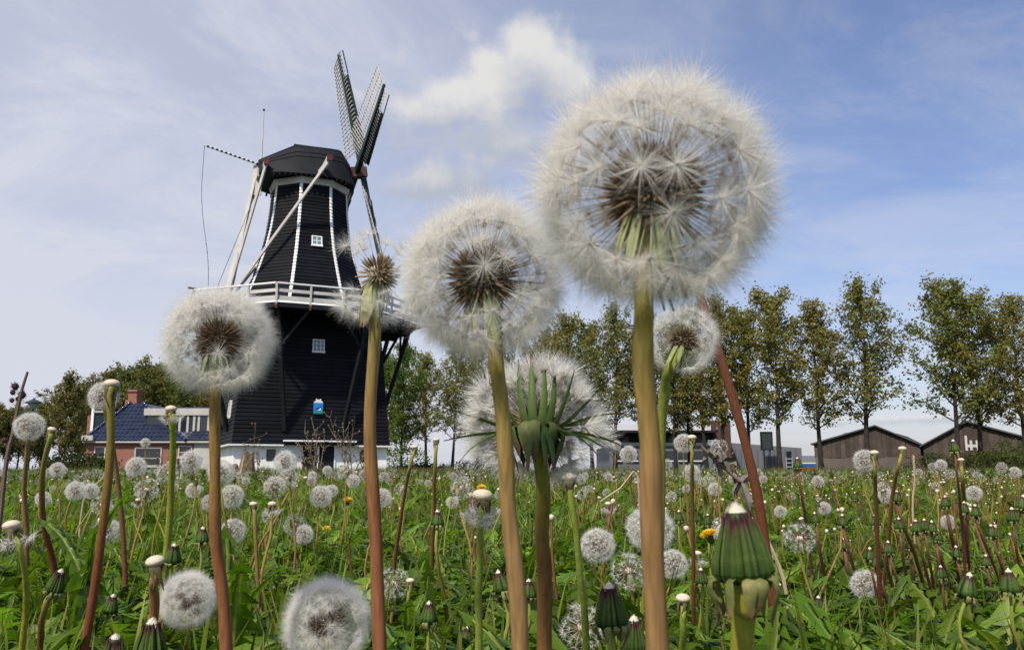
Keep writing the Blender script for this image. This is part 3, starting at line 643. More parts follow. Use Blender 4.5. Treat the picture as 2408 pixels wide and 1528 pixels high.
def rear_shed():
    Y0 = 112; p0 = P(2130, 1106, Y0); p0.z = 0; X = lambda x: P(x, 1060, Y0).x; Z = lambda y: P(2130, y, Y0).z
    root = empty('grey_shed', p0, 'low pitched grey shed roof rising behind the two timber barns', 'shed')
    q = MB(p0); pts = [(X(2066), Z(1012)), (X(2074), Z(1008)), (X(2137), Z(1026)), (X(2175), Z(1046)), (X(2175), Z(1075)), (X(2066), Z(1075))]
    q.add([(x, Y0, z) for x, z in pts]+[(x, Y0+12, z) for x, z in pts], [tuple(range(6))[::-1], tuple(range(6, 12))]+[(i, (i+1) % 6, 6+(i+1) % 6, 6+i) for i in range(6)])
    q.build('roof', mat('barn_roof_sheet'), root)
    q = MB(p0); q.box((X(2070), Y0+.5, 0), (X(2172), Y0+11.5, Z(1075)-.005)); q.build('wall', mat('barn_concrete'), root)
rear_shed()
def office():
    Y0 = 88; p0 = P(1560, 1106, Y0); p0.z = 0; X = lambda x, Y=Y0: P(x, 1060, Y).x; Z = lambda y: P(1560, y, Y0).z
    root = empty('office_block', p0, 'modern grey office block with flat overhanging roof and brown brick tower', 'building')
    grey = mat('grey_cladding', (.13, .14, .16), .6, .15, .4); pale = mat('pale_roof_metal', (.62, .62, .64), .4, .08, .5); dark = mat('dark_cladding', (.022, .022, .026), .5, .2, .5)
    brn = mat('brown_brick', (.085, .042, .034), .85, .2, .8)
    def bx(xa, xb, ya, yb, d0, d1, m, nm, par=root):
        q = MB(p0); q.box((X(xa), Y0+d0, Z(yb)), (X(xb), Y0+d1, Z(ya))); return q.build(nm, m, par)
    bx(1434, 1682, 1048, 1116, 0, 14, grey, 'lower_storey'); up = bx(1452, 1690, 1018, 1047.8, .6, 14, dark, 'upper_storey')
    bx(1434, 1682, 1040, 1047.8, -.05, .55, pale, 'floor_band')
    bx(1408, 1684, 1012.5, 1017.5, -1.2, 14.5, dark, 'roof_overhang'); bx(1430, 1684, 998, 1012.2, 1, 13, pale, 'roof_plant')
    bx(1679, 1722, 988, 1116, .3, 13, brn, 'brick_tower'); bx(1688, 1691, 1004, 1010, .2, .296, M_PALEGLASS, 'tower_window')
    for i, (a, b) in enumerate(((1458, 1484), (1488, 1530), (1536, 1590), (1596, 1630), (1636, 1672))): 
        o = bx(a, b, 1021, 1038, .5, .596, M_GLASS, 'window', up)
    for (a, b) in ((1441, 1462), (1470, 1500), (1512, 1545), (1556, 1585), (1594, 1614), (1625, 1660)):
        o = bx(a, b, 1060, 1080, -.06, -.004, M_GLASS, 'window'); bx(a, b, 1082, 1085, -.2, -.004, pale, 'sill', o)
    q = MB(p0)
    for y in (1036, 1039, 1042, 1045): q.beam((X(1660), Y0-1, Z(y)), (X(1688), Y0-1, Z(y)), .05)
    q.build('balcony_rail', pale, root)
    q = MB(p0); 
    for y in (1034, 1038, 1042, 1046): q.beam((X(1421), Y0-.4, Z(y)), (X(1449), Y0-.4, Z(y)), .05)
    q.beam((X(1412), Y0-.4, Z(1016)), (X(1436), Y0-.4, Z(1050)), .06); q.beam((X(1432), Y0-.4, Z(1016)), (X(1450), Y0-.4, Z(1046)), .06); q.build('balcony_rail', pale, root)
office()
def shed():
    Y0 = 92; p0 = P(1800, 1106, Y0); p0.z = 0; X = lambda x: P(x, 1060, Y0).x; Z = lambda y: P(1800, y, Y0).z
    root = empty('grey_shed', p0, 'plain grey steel shed with sloping parapet between office block and barns', 'shed'); grey = mat('shed_steel', (.15, .155, .17), .5, .12, .4)
    q = MB(p0); pts = [(X(1722), 0), (X(1885), 0), (X(1885), Z(1053)), (X(1722), Z(1041))]
    q.add([(x, Y0, z) for x, z in pts]+[(x, Y0+18, z) for x, z in pts], [(0, 1, 2, 3), (7, 6, 5, 4)]+[(i, 4+i, 4+(i+1) % 4, (i+1) % 4) for i in range(4)]); w = q.build('wall', grey, root)
    for i in range(12):
        x = X(1728+i*13); q = MB(p0); q.box((x, Y0-.05, .05), (x+.07, Y0-.003, Z(1055))); q.build('panel_joint', mat('shed_joint', (.10, .105, .12), .5), w)
    q = MB(p0); q.box((X(1846), Y0-.08, .1), (X(1862), Y0-.004, Z(1074))); d = q.build('door', mat('pale_door', (.35, .36, .38), .5), root)
    for i in range(5): q = MB(p0); z = .3+i*.42; q.box((X(1848), Y0-.10, z), (X(1860), Y0-.082, z+.30)); q.build('pane', M_GLASS, d)
    Yp = 90; c = P(1802, 1106, Yp); c.z = 0
    sg = empty('billboard', c, 'dark rectangular board raised on posts above the grey steel shed', 'billboard')
    a, b, z0, z1 = P(1791, 1036, Yp).x, P(1814, 1036, Yp).x, P(1800, 1056, Yp).z, P(1800, 1017, Yp).z
    q = MB(c); q.box((a, Yp-.1, z0), (b, Yp+.1, z1)); q.build('panel', mat('board_dark', (.035, .045, .045), .5), sg)
    q = MB(c); t = .1
    q.box((a-t, Yp-.16, z0-t), (a, Yp+.16, z1+t)); q.box((b, Yp-.16, z0-t), (b+t, Yp+.16, z1+t)); q.box((a, Yp-.16, z1), (b, Yp+.16, z1+t)); q.box((a, Yp-.16, z0-t), (b, Yp+.16, z0)); q.build('frame', M_TAR, sg)
    for x in (a+.15, b-.25): q = MB(c); q.box((x, Yp-.05, 0), (x+.1, Yp+.05, z0-t-.002)); q.build('post', M_TAR, sg)
    Yb = 104; c = P(1900, 1106, Yb); c.z = 0; r2 = empty('low_store', c, 'low store with grey roof above a blue and red stripe', 'building')
    for (ya, yb, m, nm) in ((1071, 1087, mat('store_grey', (.22, .23, .25), .5), 'roof_panel'), (1087.3, 1089.5, M_WHITE, 'white_band'), (1089.8, 1097, mat('store_blue', (.02, .12, .30), .4), 'blue_band'), (1097.3, 1108, mat('store_red', (.33, .03, .025), .4), 'red_band')):
        q = MB(c); q.box((P(1880, 1080, Yb).x, Yb, max(0, P(1900, yb, Yb).z)), (P(1935, 1080, Yb).x, Yb+8, P(1900, ya, Yb).z)); q.build(nm, m, r2)
shed()
# ------------------------------------------------------------------ street lamp
def lamp():
    Y0 = 34; b = P(68, 1106, Y0); b.z = 0; t = P(80, 938, Y0); b.x = P(72, 1100, Y0).x+.1
    root = empty('street_lamp', b, 'old style street lamp with dark conical hood on a slim post', 'lamp')
    px = t.x; 
    q = MB(b); q.tube([(px, Y0, 0), (px, Y0, .5), (px, Y0, P(80, 962, Y0).z)], [.07, .05, .04], 8); q.build('post', M_IRON, root)
    T = Matrix.Translation((px, Y0, P(80, 962, Y0).z)); k = P(80, 938, Y0).z-P(80, 962, Y0).z
    q = MB(b); q.rev([(.06, 0), (.10, .04), (.20, .5*k), (.22, .62*k)], 10, M=T); q.build('lantern', mat('lamp_glass', (.38, .40, .40), .2, .1, 2), root, smooth=True)
    q = MB(b); q.rev([(.36, .60*k), (.30, .70*k), (.12, .90*k), (.05, k), (.02, 1.12*k)], 12, M=T); q.build('hood', M_IRON, root, smooth=True)
lamp()
# ------------------------------------------------------------------ trees
M_BARK = mat('bark', (.030, .025, .020), .9, .35, 3, bump=.4, bscale=20)
M_LEAF = mat('tree_leaf', rough=.6, var=.25, scale=.6, trans=.45, attr=True, spec=.15, tcol=(1.25, 1.3, .7))
def tree_meshes(seed, H, W, base, hue, leaf, nlimb=30, up=1.1, topcol=None, bushy=False, dens=1.0):
    rs = np.random.default_rng(seed); tr = MB(); lean = rs.normal(0, .012, 2)
    def axis(t): return Vector((lean[0]*H*t+.10*math.sin(t*5+seed), lean[1]*H*t+.10*math.cos(t*4+seed), H*t))
    tp = [axis(t) for t in np.linspace(0, .93, 12)]; r0 = H*.0135
    tr.tube(tp, [r0*(1.25 if i == 0 else 1)*(1-t*.93) for i, t in enumerate(np.linspace(0, 1, 12))], 8)
    cl = []                                   # cluster centres
    for i in range(nlimb):
        t = base+(.95-base)*((i+rs.uniform(0, .8))/nlimb); az = i*2.4+rs.normal(0, .35); p = axis(t)
        prof = math.sin(math.pi*min(1, max(.04, (t-base+.10)/(1.12-base)))**.80)
        ln = W*.5*(.45+.72*prof)*rs.uniform(.72, 1.15); el = R(rs.uniform(28, 52)*up) if t < .8 else R(rs.uniform(55, 75))
        d = Vector((math.cos(az)*math.cos(el), math.sin(az)*math.cos(el), math.sin(el))); pts = [p]; nseg = 6
        for s in range(nseg):
            d = (d+Vector(rs.normal(0, .10, 3))+Vector((0, 0, .10))).normalized(); pts.append(pts[-1]+d*ln/nseg)
        rb = r0*.40*(1-t*.75); tr.tube(pts, [rb*(1-.85*s/nseg) for s in range(nseg+1)], 5, cap=False)
        for s in range(2, nseg+1):
            c = pts[s]; cl.append((c, .40+.30*rs.random(), s/nseg))
            for _ in range(2):
                d2 = (d*.35+Vector(rs.normal(0, .62, 3))+Vector((0, 0, .25))).normalized(); l2 = ln*rs.uniform(.16, .34); e = c+d2*l2
                tr.tube([c, c.lerp(e, .5)+Vector((0, 0, .05)), e], [rb*.35, rb*.25, rb*.08], 4, cap=False)
                cl.append((e, .34+.32*rs.random(), s/nseg)); cl.append((c.lerp(e, .55), .28, s/nseg))
    for t in np.linspace(max(base+.1, .4), .985, 16): cl.append((axis(t)+Vector(rs.normal(0, .22, 3)), .42, 1))
    if bushy:
        for _ in range(60): a = rs.uniform(0, 6.28); r_ = W*.42*math.sqrt(rs.random()); cl.append((Vector((r_*math.cos(a), r_*math.sin(a), H*rs.uniform(.02, base+.1))), .6, 1))
    V = []; F = []; C = []; k = 0
    for (c, s, o) in cl:
        nl = int((9+rs.integers(0, 9))*dens); shade = rs.uniform(.72, 1.2); hv = rs.normal(0, .10)
        for _ in range(nl):
            p = np.array(c)+rs.normal(0, s*.52, 3)*np.array([1, 1, .8]); sz = leaf*rs.uniform(.6, 1.25)
            a = rs.normal(0, 1, 3); a /= np.linalg.norm(a); b = np.cross(a, rs.normal(0, 1, 3)); b /= np.linalg.norm(b)+1e-9; n_ = np.cross(a, b)
            q = [p-a*sz*.5, p+b*sz*.42+n_*sz*.12, p+a*sz*.55, p-b*sz*.42+n_*sz*.12]
            V += q; F += [(k, k+1, k+2), (k, k+2, k+3)]; k += 4
            cc = np.array(hue)*shade*rs.uniform(.75, 1.25); cc = cc*np.array([1+hv, 1, 1-hv]); C += [np.clip(cc, .004, 1)]*4
    trunk = tr.mesh('trunk', M_BARK, True); crown = np_mesh('crown', np.array(V), np.array(F), np.array(C), M_LEAF)
    return trunk, crown
OLIVE = (.235, .215, .062); GRN = (.125, .185, .040); PALE = (.150, .180, .045)
POP = [tree_meshes(11+i, 15.0, 6.6+.5*(i % 3), .25, [OLIVE, (.195, .205, .058), (.222, .212, .064), (.245, .208, .060)][i], .205, 28, dens=1.0) for i in range(4)]
WIL = [tree_meshes(31+i, 12.0, 7.0, .12, [GRN, PALE][i], .20, 28, 1.15, bushy=True, dens=1.25) for i in range(2)]
WOOD = [tree_meshes(41+i, 11.0, 7.5, .14, [(.170, .168, .052), (.195, .168, .058), (.150, .180, .046)][i], .24, 28, 1.15, dens=1.15) for i in range(3)]
def tree(name, ms, Href, px, ytop, Y, label, group, wide=1.0, rz=None):
    b = P(px, 1106, Y); b.z = 0; h = P(px, ytop, Y).z; r_ = empty(name, b, label, 'tree', group); s = h/Href
    r_.scale = (s*wide, s*wide, s); r_.rotation_euler = (0, 0, random.uniform(0, 6.28) if rz is None else rz)
    link('trunk', ms[0], r_); link('crown', ms[1], r_); return r_
prow = [(1340, 728, 71, 0), (1395, 745, 74, 1), (1450, 712, 69, 2), (1530, 735, 72, 3), (1592, 742, 70, 0), (1625, 730, 73, 1), (1660, 715, 68, 2), (1700, 690, 66, 3), (1765, 712, 67, 1)]
for x, y, Y, v in prow: tree('poplar_tree', POP[v], 16.7, x, y, Y, 'olive poplar standing in the crowded stretch of the row, before the office block', 'poplars in the crowded stretch', 1.12)
for x, y, Y, v, lb in ((1838, 664, 64, 0, 'olive poplar before the plain end of the grey steel shed, in the row'), (1935, 704, 65, 3, 'shorter olive poplar before the left corner of the unlettered barn'), (2046, 655, 63, 2, 'tall olive poplar rising before the peak of the unlettered barn'), (2258, 641, 62, 1, 'tallest dark olive poplar, just beside the white letter mark of the barn'), (2312, 672, 62.5, 0, 'olive poplar crossing the lettered barn just past its white mark'), (2412, 690, 63, 3, 'olive poplar past the lettered barn, at the end of the row')):
    tree('poplar_tree', POP[v], 16.7, x, y, Y, lb, 'poplars in the row beyond the meadow', 1.22)
for x, y, Y, v in ((1003, 822, 76, 0), (1062, 812, 74, 2), (1120, 800, 78, 3), (1180, 806, 82, 1), (1240, 800, 80, 0), (1290, 770, 78, 2)): tree('poplar_tree', POP[v], 16.7, x, y, Y, 'lower poplar in the group between the windmill and the tall row', 'lower poplars beside the windmill', 1.12)
tree('willow_tree', WIL[0], 12.9, 945, 812, 68, 'dense green willow leafy to the ground, close behind the windmill', None, 1.0); tree('willow_tree', WIL[1], 12.9, 905, 850, 72, 'pale green willow half hidden behind the windmill', None, .9)
tree('leafy_tree', WOOD[1], 11.9, 147, 893, 52, 'lone rounded olive tree beside the brick house gable', None, .95)
for i, (x, y, Y) in enumerate(((205, 905, 88), (240, 885, 90), (285, 872, 92), (330, 868, 90), (372, 872, 94), (415, 880, 90), (455, 893, 92), (495, 905, 90), (530, 910, 95), (262, 890, 98), (350, 878, 99), (435, 888, 100), (180, 925, 92))):
    tree('leafy_tree', WOOD[i % 3], 11.9, x, y, Y, 'leafy tree in the dense wood behind the brick house roof', 'trees of the wood behind the house', 1.0)
for i, (x, y, Y) in enumerate(((-20, 958, 86), (8, 968, 88), (38, 963, 90), (66, 972, 87), (98, 955, 92))): tree('leafy_tree', WOOD[(i+1) % 3], 11.9, x, y, Y, 'low bare-trunked tree in the thin row past the street lamp', 'low trees past the street lamp', 1.25)
# far hedges along the horizon and a bush by the barn
def bush(px, ytop, Y, w, label, hue, seed, grp=None):
    rs = np.random.default_rng(seed); b = P(px, 1106, Y); b.z = 0; h = P(px, ytop, Y).z; root = empty('bush', b, label, 'bush', grp); V = []; F = []; C = []; k = 0
    for _ in range(220):
        a = rs.uniform(0, 6.28); r_ = w*.5*math.sqrt(rs.random()); c = np.array([r_*math.cos(a), r_*math.sin(a), h*rs.uniform(.05, 1)*(1-.5*(2*r_/w)**2)]); sh = rs.uniform(.6, 1.25)
        for _ in range(16):
            p = c+rs.normal(0, .16*h**.5, 3); sz = .16*rs.uniform(.6, 1.3); a_ = rs.normal(0, 1, 3); a_ /= np.linalg.norm(a_); b_ = np.cross(a_, rs.normal(0, 1, 3)); b_ /= np.linalg.norm(b_)
            V += [p-a_*sz*.5, p+b_*sz*.4, p+a_*sz*.5, p-b_*sz*.4]; F += [(k, k+1, k+2), (k, k+2, k+3)]; k += 4; C += [np.array(hue)*sh*rs.uniform(.8, 1.2)]*4
    link('foliage', np_mesh('foliage', np.array(V), np.array(F), np.array(C), M_LEAF), root)
    q = MB()
    for i in range(7): a = i*.9; q.tube([(0, 0, 0), (.25*w*math.cos(a), .25*w*math.sin(a), h*.4), (.38*w*math.cos(a), .38*w*math.sin(a), h*.75)], [.03, .02, .008], 5)
    q.build('stem', M_BARK, root)
bush(2395, 1040, 55, 5.0, 'yellow green bush before the lettered barn, past its white mark', (.085, .105, .028), 3)
bush(2240, 1066, 60, 6.5, 'low brushy green bush under the white letter mark of the barn', (.075, .085, .030), 4)
bush(2330, 1062, 58, 6.0, 'scrubby brown green bush between letter mark and yellow green bush', (.080, .072, .032), 5)
bush(185, 1066, 50, 4.0, 'dark bush at the foot of the lone rounded tree', (.045, .060, .018), 6)
bush(1120, 1082, 95, 9.0, 'dark far bush on the horizon between two poplar trunks', (.04, .055, .022), 8)
bush(985, 1093, 60, 3.0, 'small dark bush at the foot of the willow', (.045, .065, .02), 9)
# ------------------------------------------------------------------ dandelion materials
M_STEM = mat('stem', rough=.62, var=.34, scale=60, trans=.2, attr=True, spec=.15, bump=.05, bscale=1400, detail=8)
M_PAP = mat('pappus', (.86, .83, .765), .6, .06, 40, trans=.45, spec=.2)
M_BEAK = mat('seed_beak', (.52, .46, .38), .6, .15, 60, trans=.2)
M_ACH = mat('achene', (.175, .122, .066), .75, .35, 70)
M_BRACT = mat('bract', rough=.5, var=.25, scale=9, trans=.22, attr=True, spec=.18, tcol=(1.1, 1.2, .7))
M_REC = mat('receptacle', (.60, .50, .36), .75, .2, 90)
def dots(m):
    nt = m.node_tree; N = nt.nodes; L = nt.links; v = N.new('ShaderNodeTexVoronoi'); v.inputs['Scale'].default_value = 11; tc = [n for n in N if n.type == 'TEX_COORD'][0]; L.new(tc.outputs['Object'], v.inputs['Vector'])
    mr = N.new('ShaderNodeMapRange'); L.new(v.outputs['Distance'], mr.inputs[0]); mr.inputs[1].default_value = .10; mr.inputs[2].default_value = .32; mr.inputs[3].default_value = .35; mr.inputs[4].default_value = 1.0
    vm = [n for n in N if n.type == 'VECT_MATH'][0]; s = N.new('ShaderNodeVectorMath'); s.operation = 'SCALE'; L.new(vm.outputs[0], s.inputs[0]); L.new(mr.outputs[0], s.inputs['Scale']); L.new(s.outputs[0], N['Principled BSDF'].inputs['Base Color'])
dots(M_REC)
def streaks(m):                         # fibres run along the stem
    N = m.node_tree.nodes; L = m.node_tree.links; tc = [n for n in N if n.type == 'TEX_COORD'][0]; nz = [n for n in N if n.type == 'TEX_NOISE'][0]
    mp = N.new('ShaderNodeMapping'); mp.inputs['Scale'].default_value = (12, 12, .35); L.new(tc.outputs['Object'], mp.inputs[0]); L.new(mp.outputs[0], nz.inputs['Vector'])
streaks(M_STEM)
M_PETAL = mat('yellow_petal', (.72, .46, .02), .5, .2, 60, trans=.3)
M_TUFT = mat('bud_tuft', (.88, .80, .64), .7, .12, 90, trans=.25)
M_DL = mat('dandelion_leaf', rough=.42, var=.30, scale=25, trans=.42, attr=True, spec=.22, tcol=(1.3, 1.5, .45))
CG_Y, CG_G, CB_R, CB_P, CB_O = (.34, .31, .075), (.27, .33, .055), (.20, .078, .036), (.30, .115, .095), (.27, .135, .050)
rs = np.random.default_rng(5)
# ------------------------------------------------------------------ seeds and heads (unit: puff radius 1)
def seed_arrays(nh, hw, a0=22, a1=80, hl=.30, rs=rs, beak=True, bw=.0055, ach=.025, curl=.0):
    V = []; F = []; M = []; 
    for (z, r_) in ((.17, .006), (.25, ach), (.33, ach*.8), (.40, .006)):
        for j in range(4): V.append((r_*math.cos(j*1.571), r_*math.sin(j*1.571), z))
    for i in range(3):
        for j in range(4): a, b = i*4+j, i*4+(j+1) % 4; F += [(a, b, b+4), (a, b+4, a+4)]; M += [0, 0]
    if beak:
        k = len(V)
        for z in (.38, .74):
            for j in range(3): V.append((bw*math.cos(j*2.094), bw*math.sin(j*2.094), z))
        for j in range(3): a, b = k+j, k+(j+1) % 3; F += [(a, b, b+3), (a, b+3, a+3)]; M += [1, 1]
        k = len(V)                                   # little knot where the hairs start
        for p in ((.013, 0, .735), (-.007, .011, .735), (-.007, -.011, .735), (0, 0, .76)): V.append(p)
        F += [(k, k+1, k+3), (k+1, k+2, k+3), (k+2, k, k+3), (k, k+2, k+1)]; M += [1]*4
    for i in range(nh):
        th = R(a0+(a1-a0)*math.sqrt(rs.random())); ph = 2.399*i+rs.normal(0, .2); l = hl*rs.uniform(.70, 1.12)
        d = np.array([math.sin(th)*math.cos(ph), math.sin(th)*math.sin(ph), math.cos(th)]); p = np.cross(d, rs.normal(0, 1, 3)); p /= np.linalg.norm(p)
        o = np.array([0, 0, .742]); k = len(V); mid = o+d*l*.55; up = np.array([0, 0, 1])
        V += [tuple(o-p*hw*.5), tuple(o+p*hw*.5), tuple(o+d*l+up*curl*l)]; F.append((k, k+1, k+2)); M.append(2)
    V = np.array(V); return V, np.array(F), np.ones((len(V), 3)), np.array(M)
SEEDM = [M_ACH, M_BEAK, M_PAP]
def fib(n, cmin=-.95, jit=.05):
    i = np.arange(n)+.5; c = 1-(1-cmin)*i/n; ph = i*2.39996; s = np.sqrt(1-c*c); d = np.stack([s*np.cos(ph), s*np.sin(ph), c], 1)+rs.normal(0, jit, (n, 3)); return d/np.linalg.norm(d, axis=1)[:, None]
def dir_mats(D, roll=None, scale=None):
    k = len(D); M = np.zeros((k, 4, 4)); M[:, 3, 3] = 1
    for i, d in enumerate(D):
        a = np.cross(d, rs.normal(0, 1, 3)); a /= np.linalg.norm(a); b = np.cross(d, a); s = 1 if scale is None else scale[i]
        M[i, :3, 0] = a*s; M[i, :3, 1] = b*s; M[i, :3, 2] = d*s
    return M
def clock_mesh(name, nseed, nh, hw, cmin=-.95, bw=.008, a0=22, a1=80, ach=.03, drop=None):
    bag = Bag(); D = fib(nseed, cmin)
    if drop is not None: D = D[[drop(d) for d in D]]
    for v in range(3):
        Dv = D[v::3]; bag.put(seed_arrays(nh, hw, a0, a1, bw=bw, ach=ach), dir_mats(Dv, scale=rs.uniform(.9, 1.06, len(Dv))))
    return bag.mesh(name, SEEDM)
def core_mesh(sz=.20):
    m = MB(); m.rev([(.03, -.16), (.12, -.13), (.19, -.05), (.205, .03), (.16, .12), (.08, .16), (.01, .17)], 14); return m.mesh('receptacle', M_REC, True)
CORE = core_mesh()
def lerp3(a, b, t): return tuple(a[i]+(b[i]-a[i])*t for i in range(3))
G1, G2, PU, OLI, BRN = (.085, .120, .030), (.20, .24, .085), (.11, .020, .030), (.16, .145, .06), (.10, .06, .03)
def hang_bract(m, az, ln=.62, w=.05, out=.16, cu=.10, c0=(.26, .28, .13), c1=(.15, .06, .05), mi=0, rs=rs):
    ca, sa = math.cos(az), math.sin(az); pts = []; n = 7
    for i in range(n):
        t = i/(n-1); r_ = .12+out*math.sin(min(1, t*1.25)*1.57)*.7+(cu*(t-.75)*4 if t > .75 else 0); z = -.12+.05*math.sin(min(t*6, 3.14))-ln*t**1.05
        pts.append((ca*r_, sa*r_, z))
    m.strip(pts, (-sa, ca, 0), [w*(.8+.5*math.sin(min(1, t*1.6)*3.14/2))*(1-t**3*.85) for t in np.linspace(0, 1, n)], .3, mi, [lerp3(c0, c1, max(0, (t-.7)/.3)) for t in np.linspace(0, 1, n)], nrm=(ca, sa, 0))
def calyx_clock(n=12, **k):
    m = MB()
    for i in range(n): hang_bract(m, 6.283*i/n+rs.normal(0, .15), ln=rs.uniform(.42, .66), w=rs.uniform(.035, .06), out=rs.uniform(.06, .22), cu=rs.uniform(.02, .14), **k)
    return m.mesh('calyx', M_BRACT, True)
CALYX = [calyx_clock() for _ in range(3)]
# closed bud, unit height 1
BPROF = [(.26, -.05), (.38, .02), (.415, .10), (.395, .30), (.335, .56), (.270, .80), (.230, .96), (.225, 1.08)]
def bud_bract(m, i, n, top=1.0, narrow=1.0, prof=BPROF, c0=(.038, .082, .014), c1=(.082, .130, .026)):
    k_ = rs.uniform(.68, 1.22); c0 = tuple(x*k_ for x in c0); c1 = tuple(x*k_ for x in c1)
    az = 6.283*i/n; ca, sa = math.cos(az), math.sin(az); pts = [(ca*r_*narrow*(1+.05*(i % 2)), sa*r_*narrow*(1+.05*(i % 2)), z*top) for r_, z in prof]; w = [3.1416*r_*narrow/n*1.22 for r_, z in prof]; w[-2] *= .62; w[-1] *= .22
    cs = [c0, c0, c0, c1, c1, lerp3(c1, (.10, .012, .035), .25), (.10, .012, .035), (.10, .012, .035)]
    m.strip(pts, (-sa, ca, 0), w, .80, 0, cs, nrm=(ca, sa, 0), edge=.66)
def bud_outer(m, i, n, big=1.0):
    az = 6.283*i/n+rs.normal(0, .22); ca, sa = math.cos(az), math.sin(az); L_ = rs.uniform(.40, 1.35)*big; cu = rs.uniform(-.16, .20)
    pts = [(ca*r_, sa*r_, z) for r_, z in ((.28, -.03), (.42, .02), (.53, -.01), (.55, -.12*L_), (.48+cu*.4, -.30*L_), (.43+cu, -.44*L_), (.45+cu*1.9, -.52*L_))]
    c0 = lerp3((.13, .15, .042), (.26, .24, .09), rs.random())
    tz = rs.normal(0, .5); m.strip(pts, (-sa+ca*tz*.5, ca+sa*tz*.5, tz*.5), [k_*rs.uniform(.7, 1.1) for k_ in (.07, .10, .115, .11, .095, .065, .012)], .5, 0, [c0, c0, c0, c0, c0, lerp3(c0, (.16, .06, .05), .7), (.15, .06, .05)], nrm=(ca, sa, .2))
def tuft(m, mi=0, h=1.30):
    m.rev([(.17, .80), (.175, .95), (.15, 1.06), (.09, 1.15), (.02, 1.20)], 10, mi)
    for k in range(54):                  # silky strands drawn together to a point
        a = k*2.4; r0 = .195*math.sqrt((k+.5)/54); r1 = r0*rs.uniform(.25, .8); zt = 1.14+(h-1.14)*(1-r0/.2)*rs.uniform(.5, 1.1)+rs.uniform(0, .05); ca, sa = math.cos(a), math.sin(a)
        m.strip([(ca*r0, sa*r0, .88), (ca*r0*1.02, sa*r0*1.02, 1.03), (ca*r1, sa*r1, zt)], (-sa, ca, 0), [.030, .030, .004], .3, mi, nrm=(ca, sa, 0))
def bud_core(m, mi=0): m.rev([(.10, -.10)]+[(r_*.90, z*.98) for r_, z in BPROF], 14, mi, [(.035, .06, .02)]*9)
def bud_mesh(nb=13, no=9):
    m = MB(); bud_core(m)
    for i in range(nb): bud_bract(m, i+rs.normal(0, .2), nb, rs.uniform(.88, 1.08))
    for i in range(no): bud_outer(m, i, no, rs.uniform(.7, 1.1))
    tuft(m, 1); return m.mesh('bud', [M_BRACT, M_TUFT], True)
BUD = [bud_mesh() for _ in range(4)]
# bald head, unit width 1
def bald_mesh(shrivel=8):
    m = MB(); m.rev([(.10, -.30), (.26, -.22), (.42, -.08), (.50, .04), (.49, .14), (.40, .26), (.24, .34), (.08, .37), (.01, .375)], 16, 1)
    for i in range(shrivel):
        az = 6.283*i/shrivel+rs.normal(0, .2); ca, sa = math.cos(az), math.sin(az); l = rs.uniform(.8, 1.5); o = rs.uniform(-.12, .18); tw = rs.normal(0, .12)
        pts = [(ca*.36, sa*.36, -.10), (ca*.40, sa*.40, -.25), (ca*(.33+o*.4)-sa*tw*.5, sa*(.33+o*.4)+ca*tw*.5, -.55*l), (ca*(.26+o)-sa*tw, sa*(.26+o)+ca*tw, -.80*l), (ca*(.28+o*2)-sa*tw, sa*(.28+o*2)+ca*tw, -1.0*l)]
        c0 = lerp3((.13, .15, .05), (.20, .15, .08), rs.random()); m.strip(pts, (-sa, ca, 0), [.13, .14, .10, .07, .02], .5, 0, [c0, c0, c0, (.12, .08, .045), (.07, .04, .03)], nrm=(ca, sa, 0))
    return m.mesh('bald_head', [M_BRACT, M_REC], True)
BALD = [bald_mesh(7+i) for i in range(4)]
def yellow_mesh():
    m = MB()
    for k in range(70):
        a = k*2.4; t = math.sqrt((k+.5)/70); el = R(75-68*t); l = .5*(.55+.45*t); d = Vector((math.cos(a)*math.cos(el), math.sin(a)*math.cos(el), math.sin(el)))
        m.strip([(0, 0, 0), d*l*.5, d*l], (-math.sin(a), math.cos(a), 0), [.02, .042, .036], .2, 0)
    m.rev([(.05, -.42), (.15, -.36), (.17, -.2), (.20, .02)], 10, 1, [(.07, .11, .03)]*4); return m.mesh('flower_head', [M_PETAL, M_BRACT], True)
YEL = yellow_mesh()
def drape_mesh(n=26):                                    # seeds blown down round a bald head, unit width 1
    bag = Bag(); D = []
    for i in range(n):
        a = i*2.4+rs.normal(0, .3); el = R(rs.uniform(-80, -22)); D.append((math.cos(a)*math.cos(el), math.sin(a)*math.cos(el), math.sin(el)))
    bag.put(seed_arrays(34, .010, 20, 85, hl=.34, bw=.008, ach=.028), dir_mats(np.array(D), scale=rs.uniform(1.15, 1.75, n))); return bag.mesh('drooping_seed_mass', SEEDM)
DRAPE = [drape_mesh(24), drape_mesh(30)]
CLK_MID = [clock_mesh('pappus_ball', 150, 32, .0100, bw=.009) for _ in range(3)]+[clock_mesh('pappus_ball', 120, 26, .0095, bw=.009, drop=lambda d: d[2] > -.15 or rs.random() < .25)]
CLK_SPARSE = [clock_mesh('pappus_ball', 80, 26, .0095, bw=.009, drop=lambda d: rs.random() < .62) for _ in range(2)]
CLK_LO = [clock_mesh('pappus_ball', 80, 14, .016, bw=.012, ach=.035) for _ in range(3)]
HSEED = [np_mesh('seed', *[a for a in (lambda t: (t[0], t[1], t[2]))(s_)], SEEDM, s_[3]) for s_ in (seed_arrays(170, .0029, 10, 88, hl=.34, bw=.0038, ach=.019) for _ in range(4))]
HSEED2 = [np_mesh('seed', s_[0], s_[1], s_[2], SEEDM, s_[3]) for s_ in (seed_arrays(90, .0072, 6, 52, hl=.38, bw=.0045, ach=.02) for _ in range(3))]
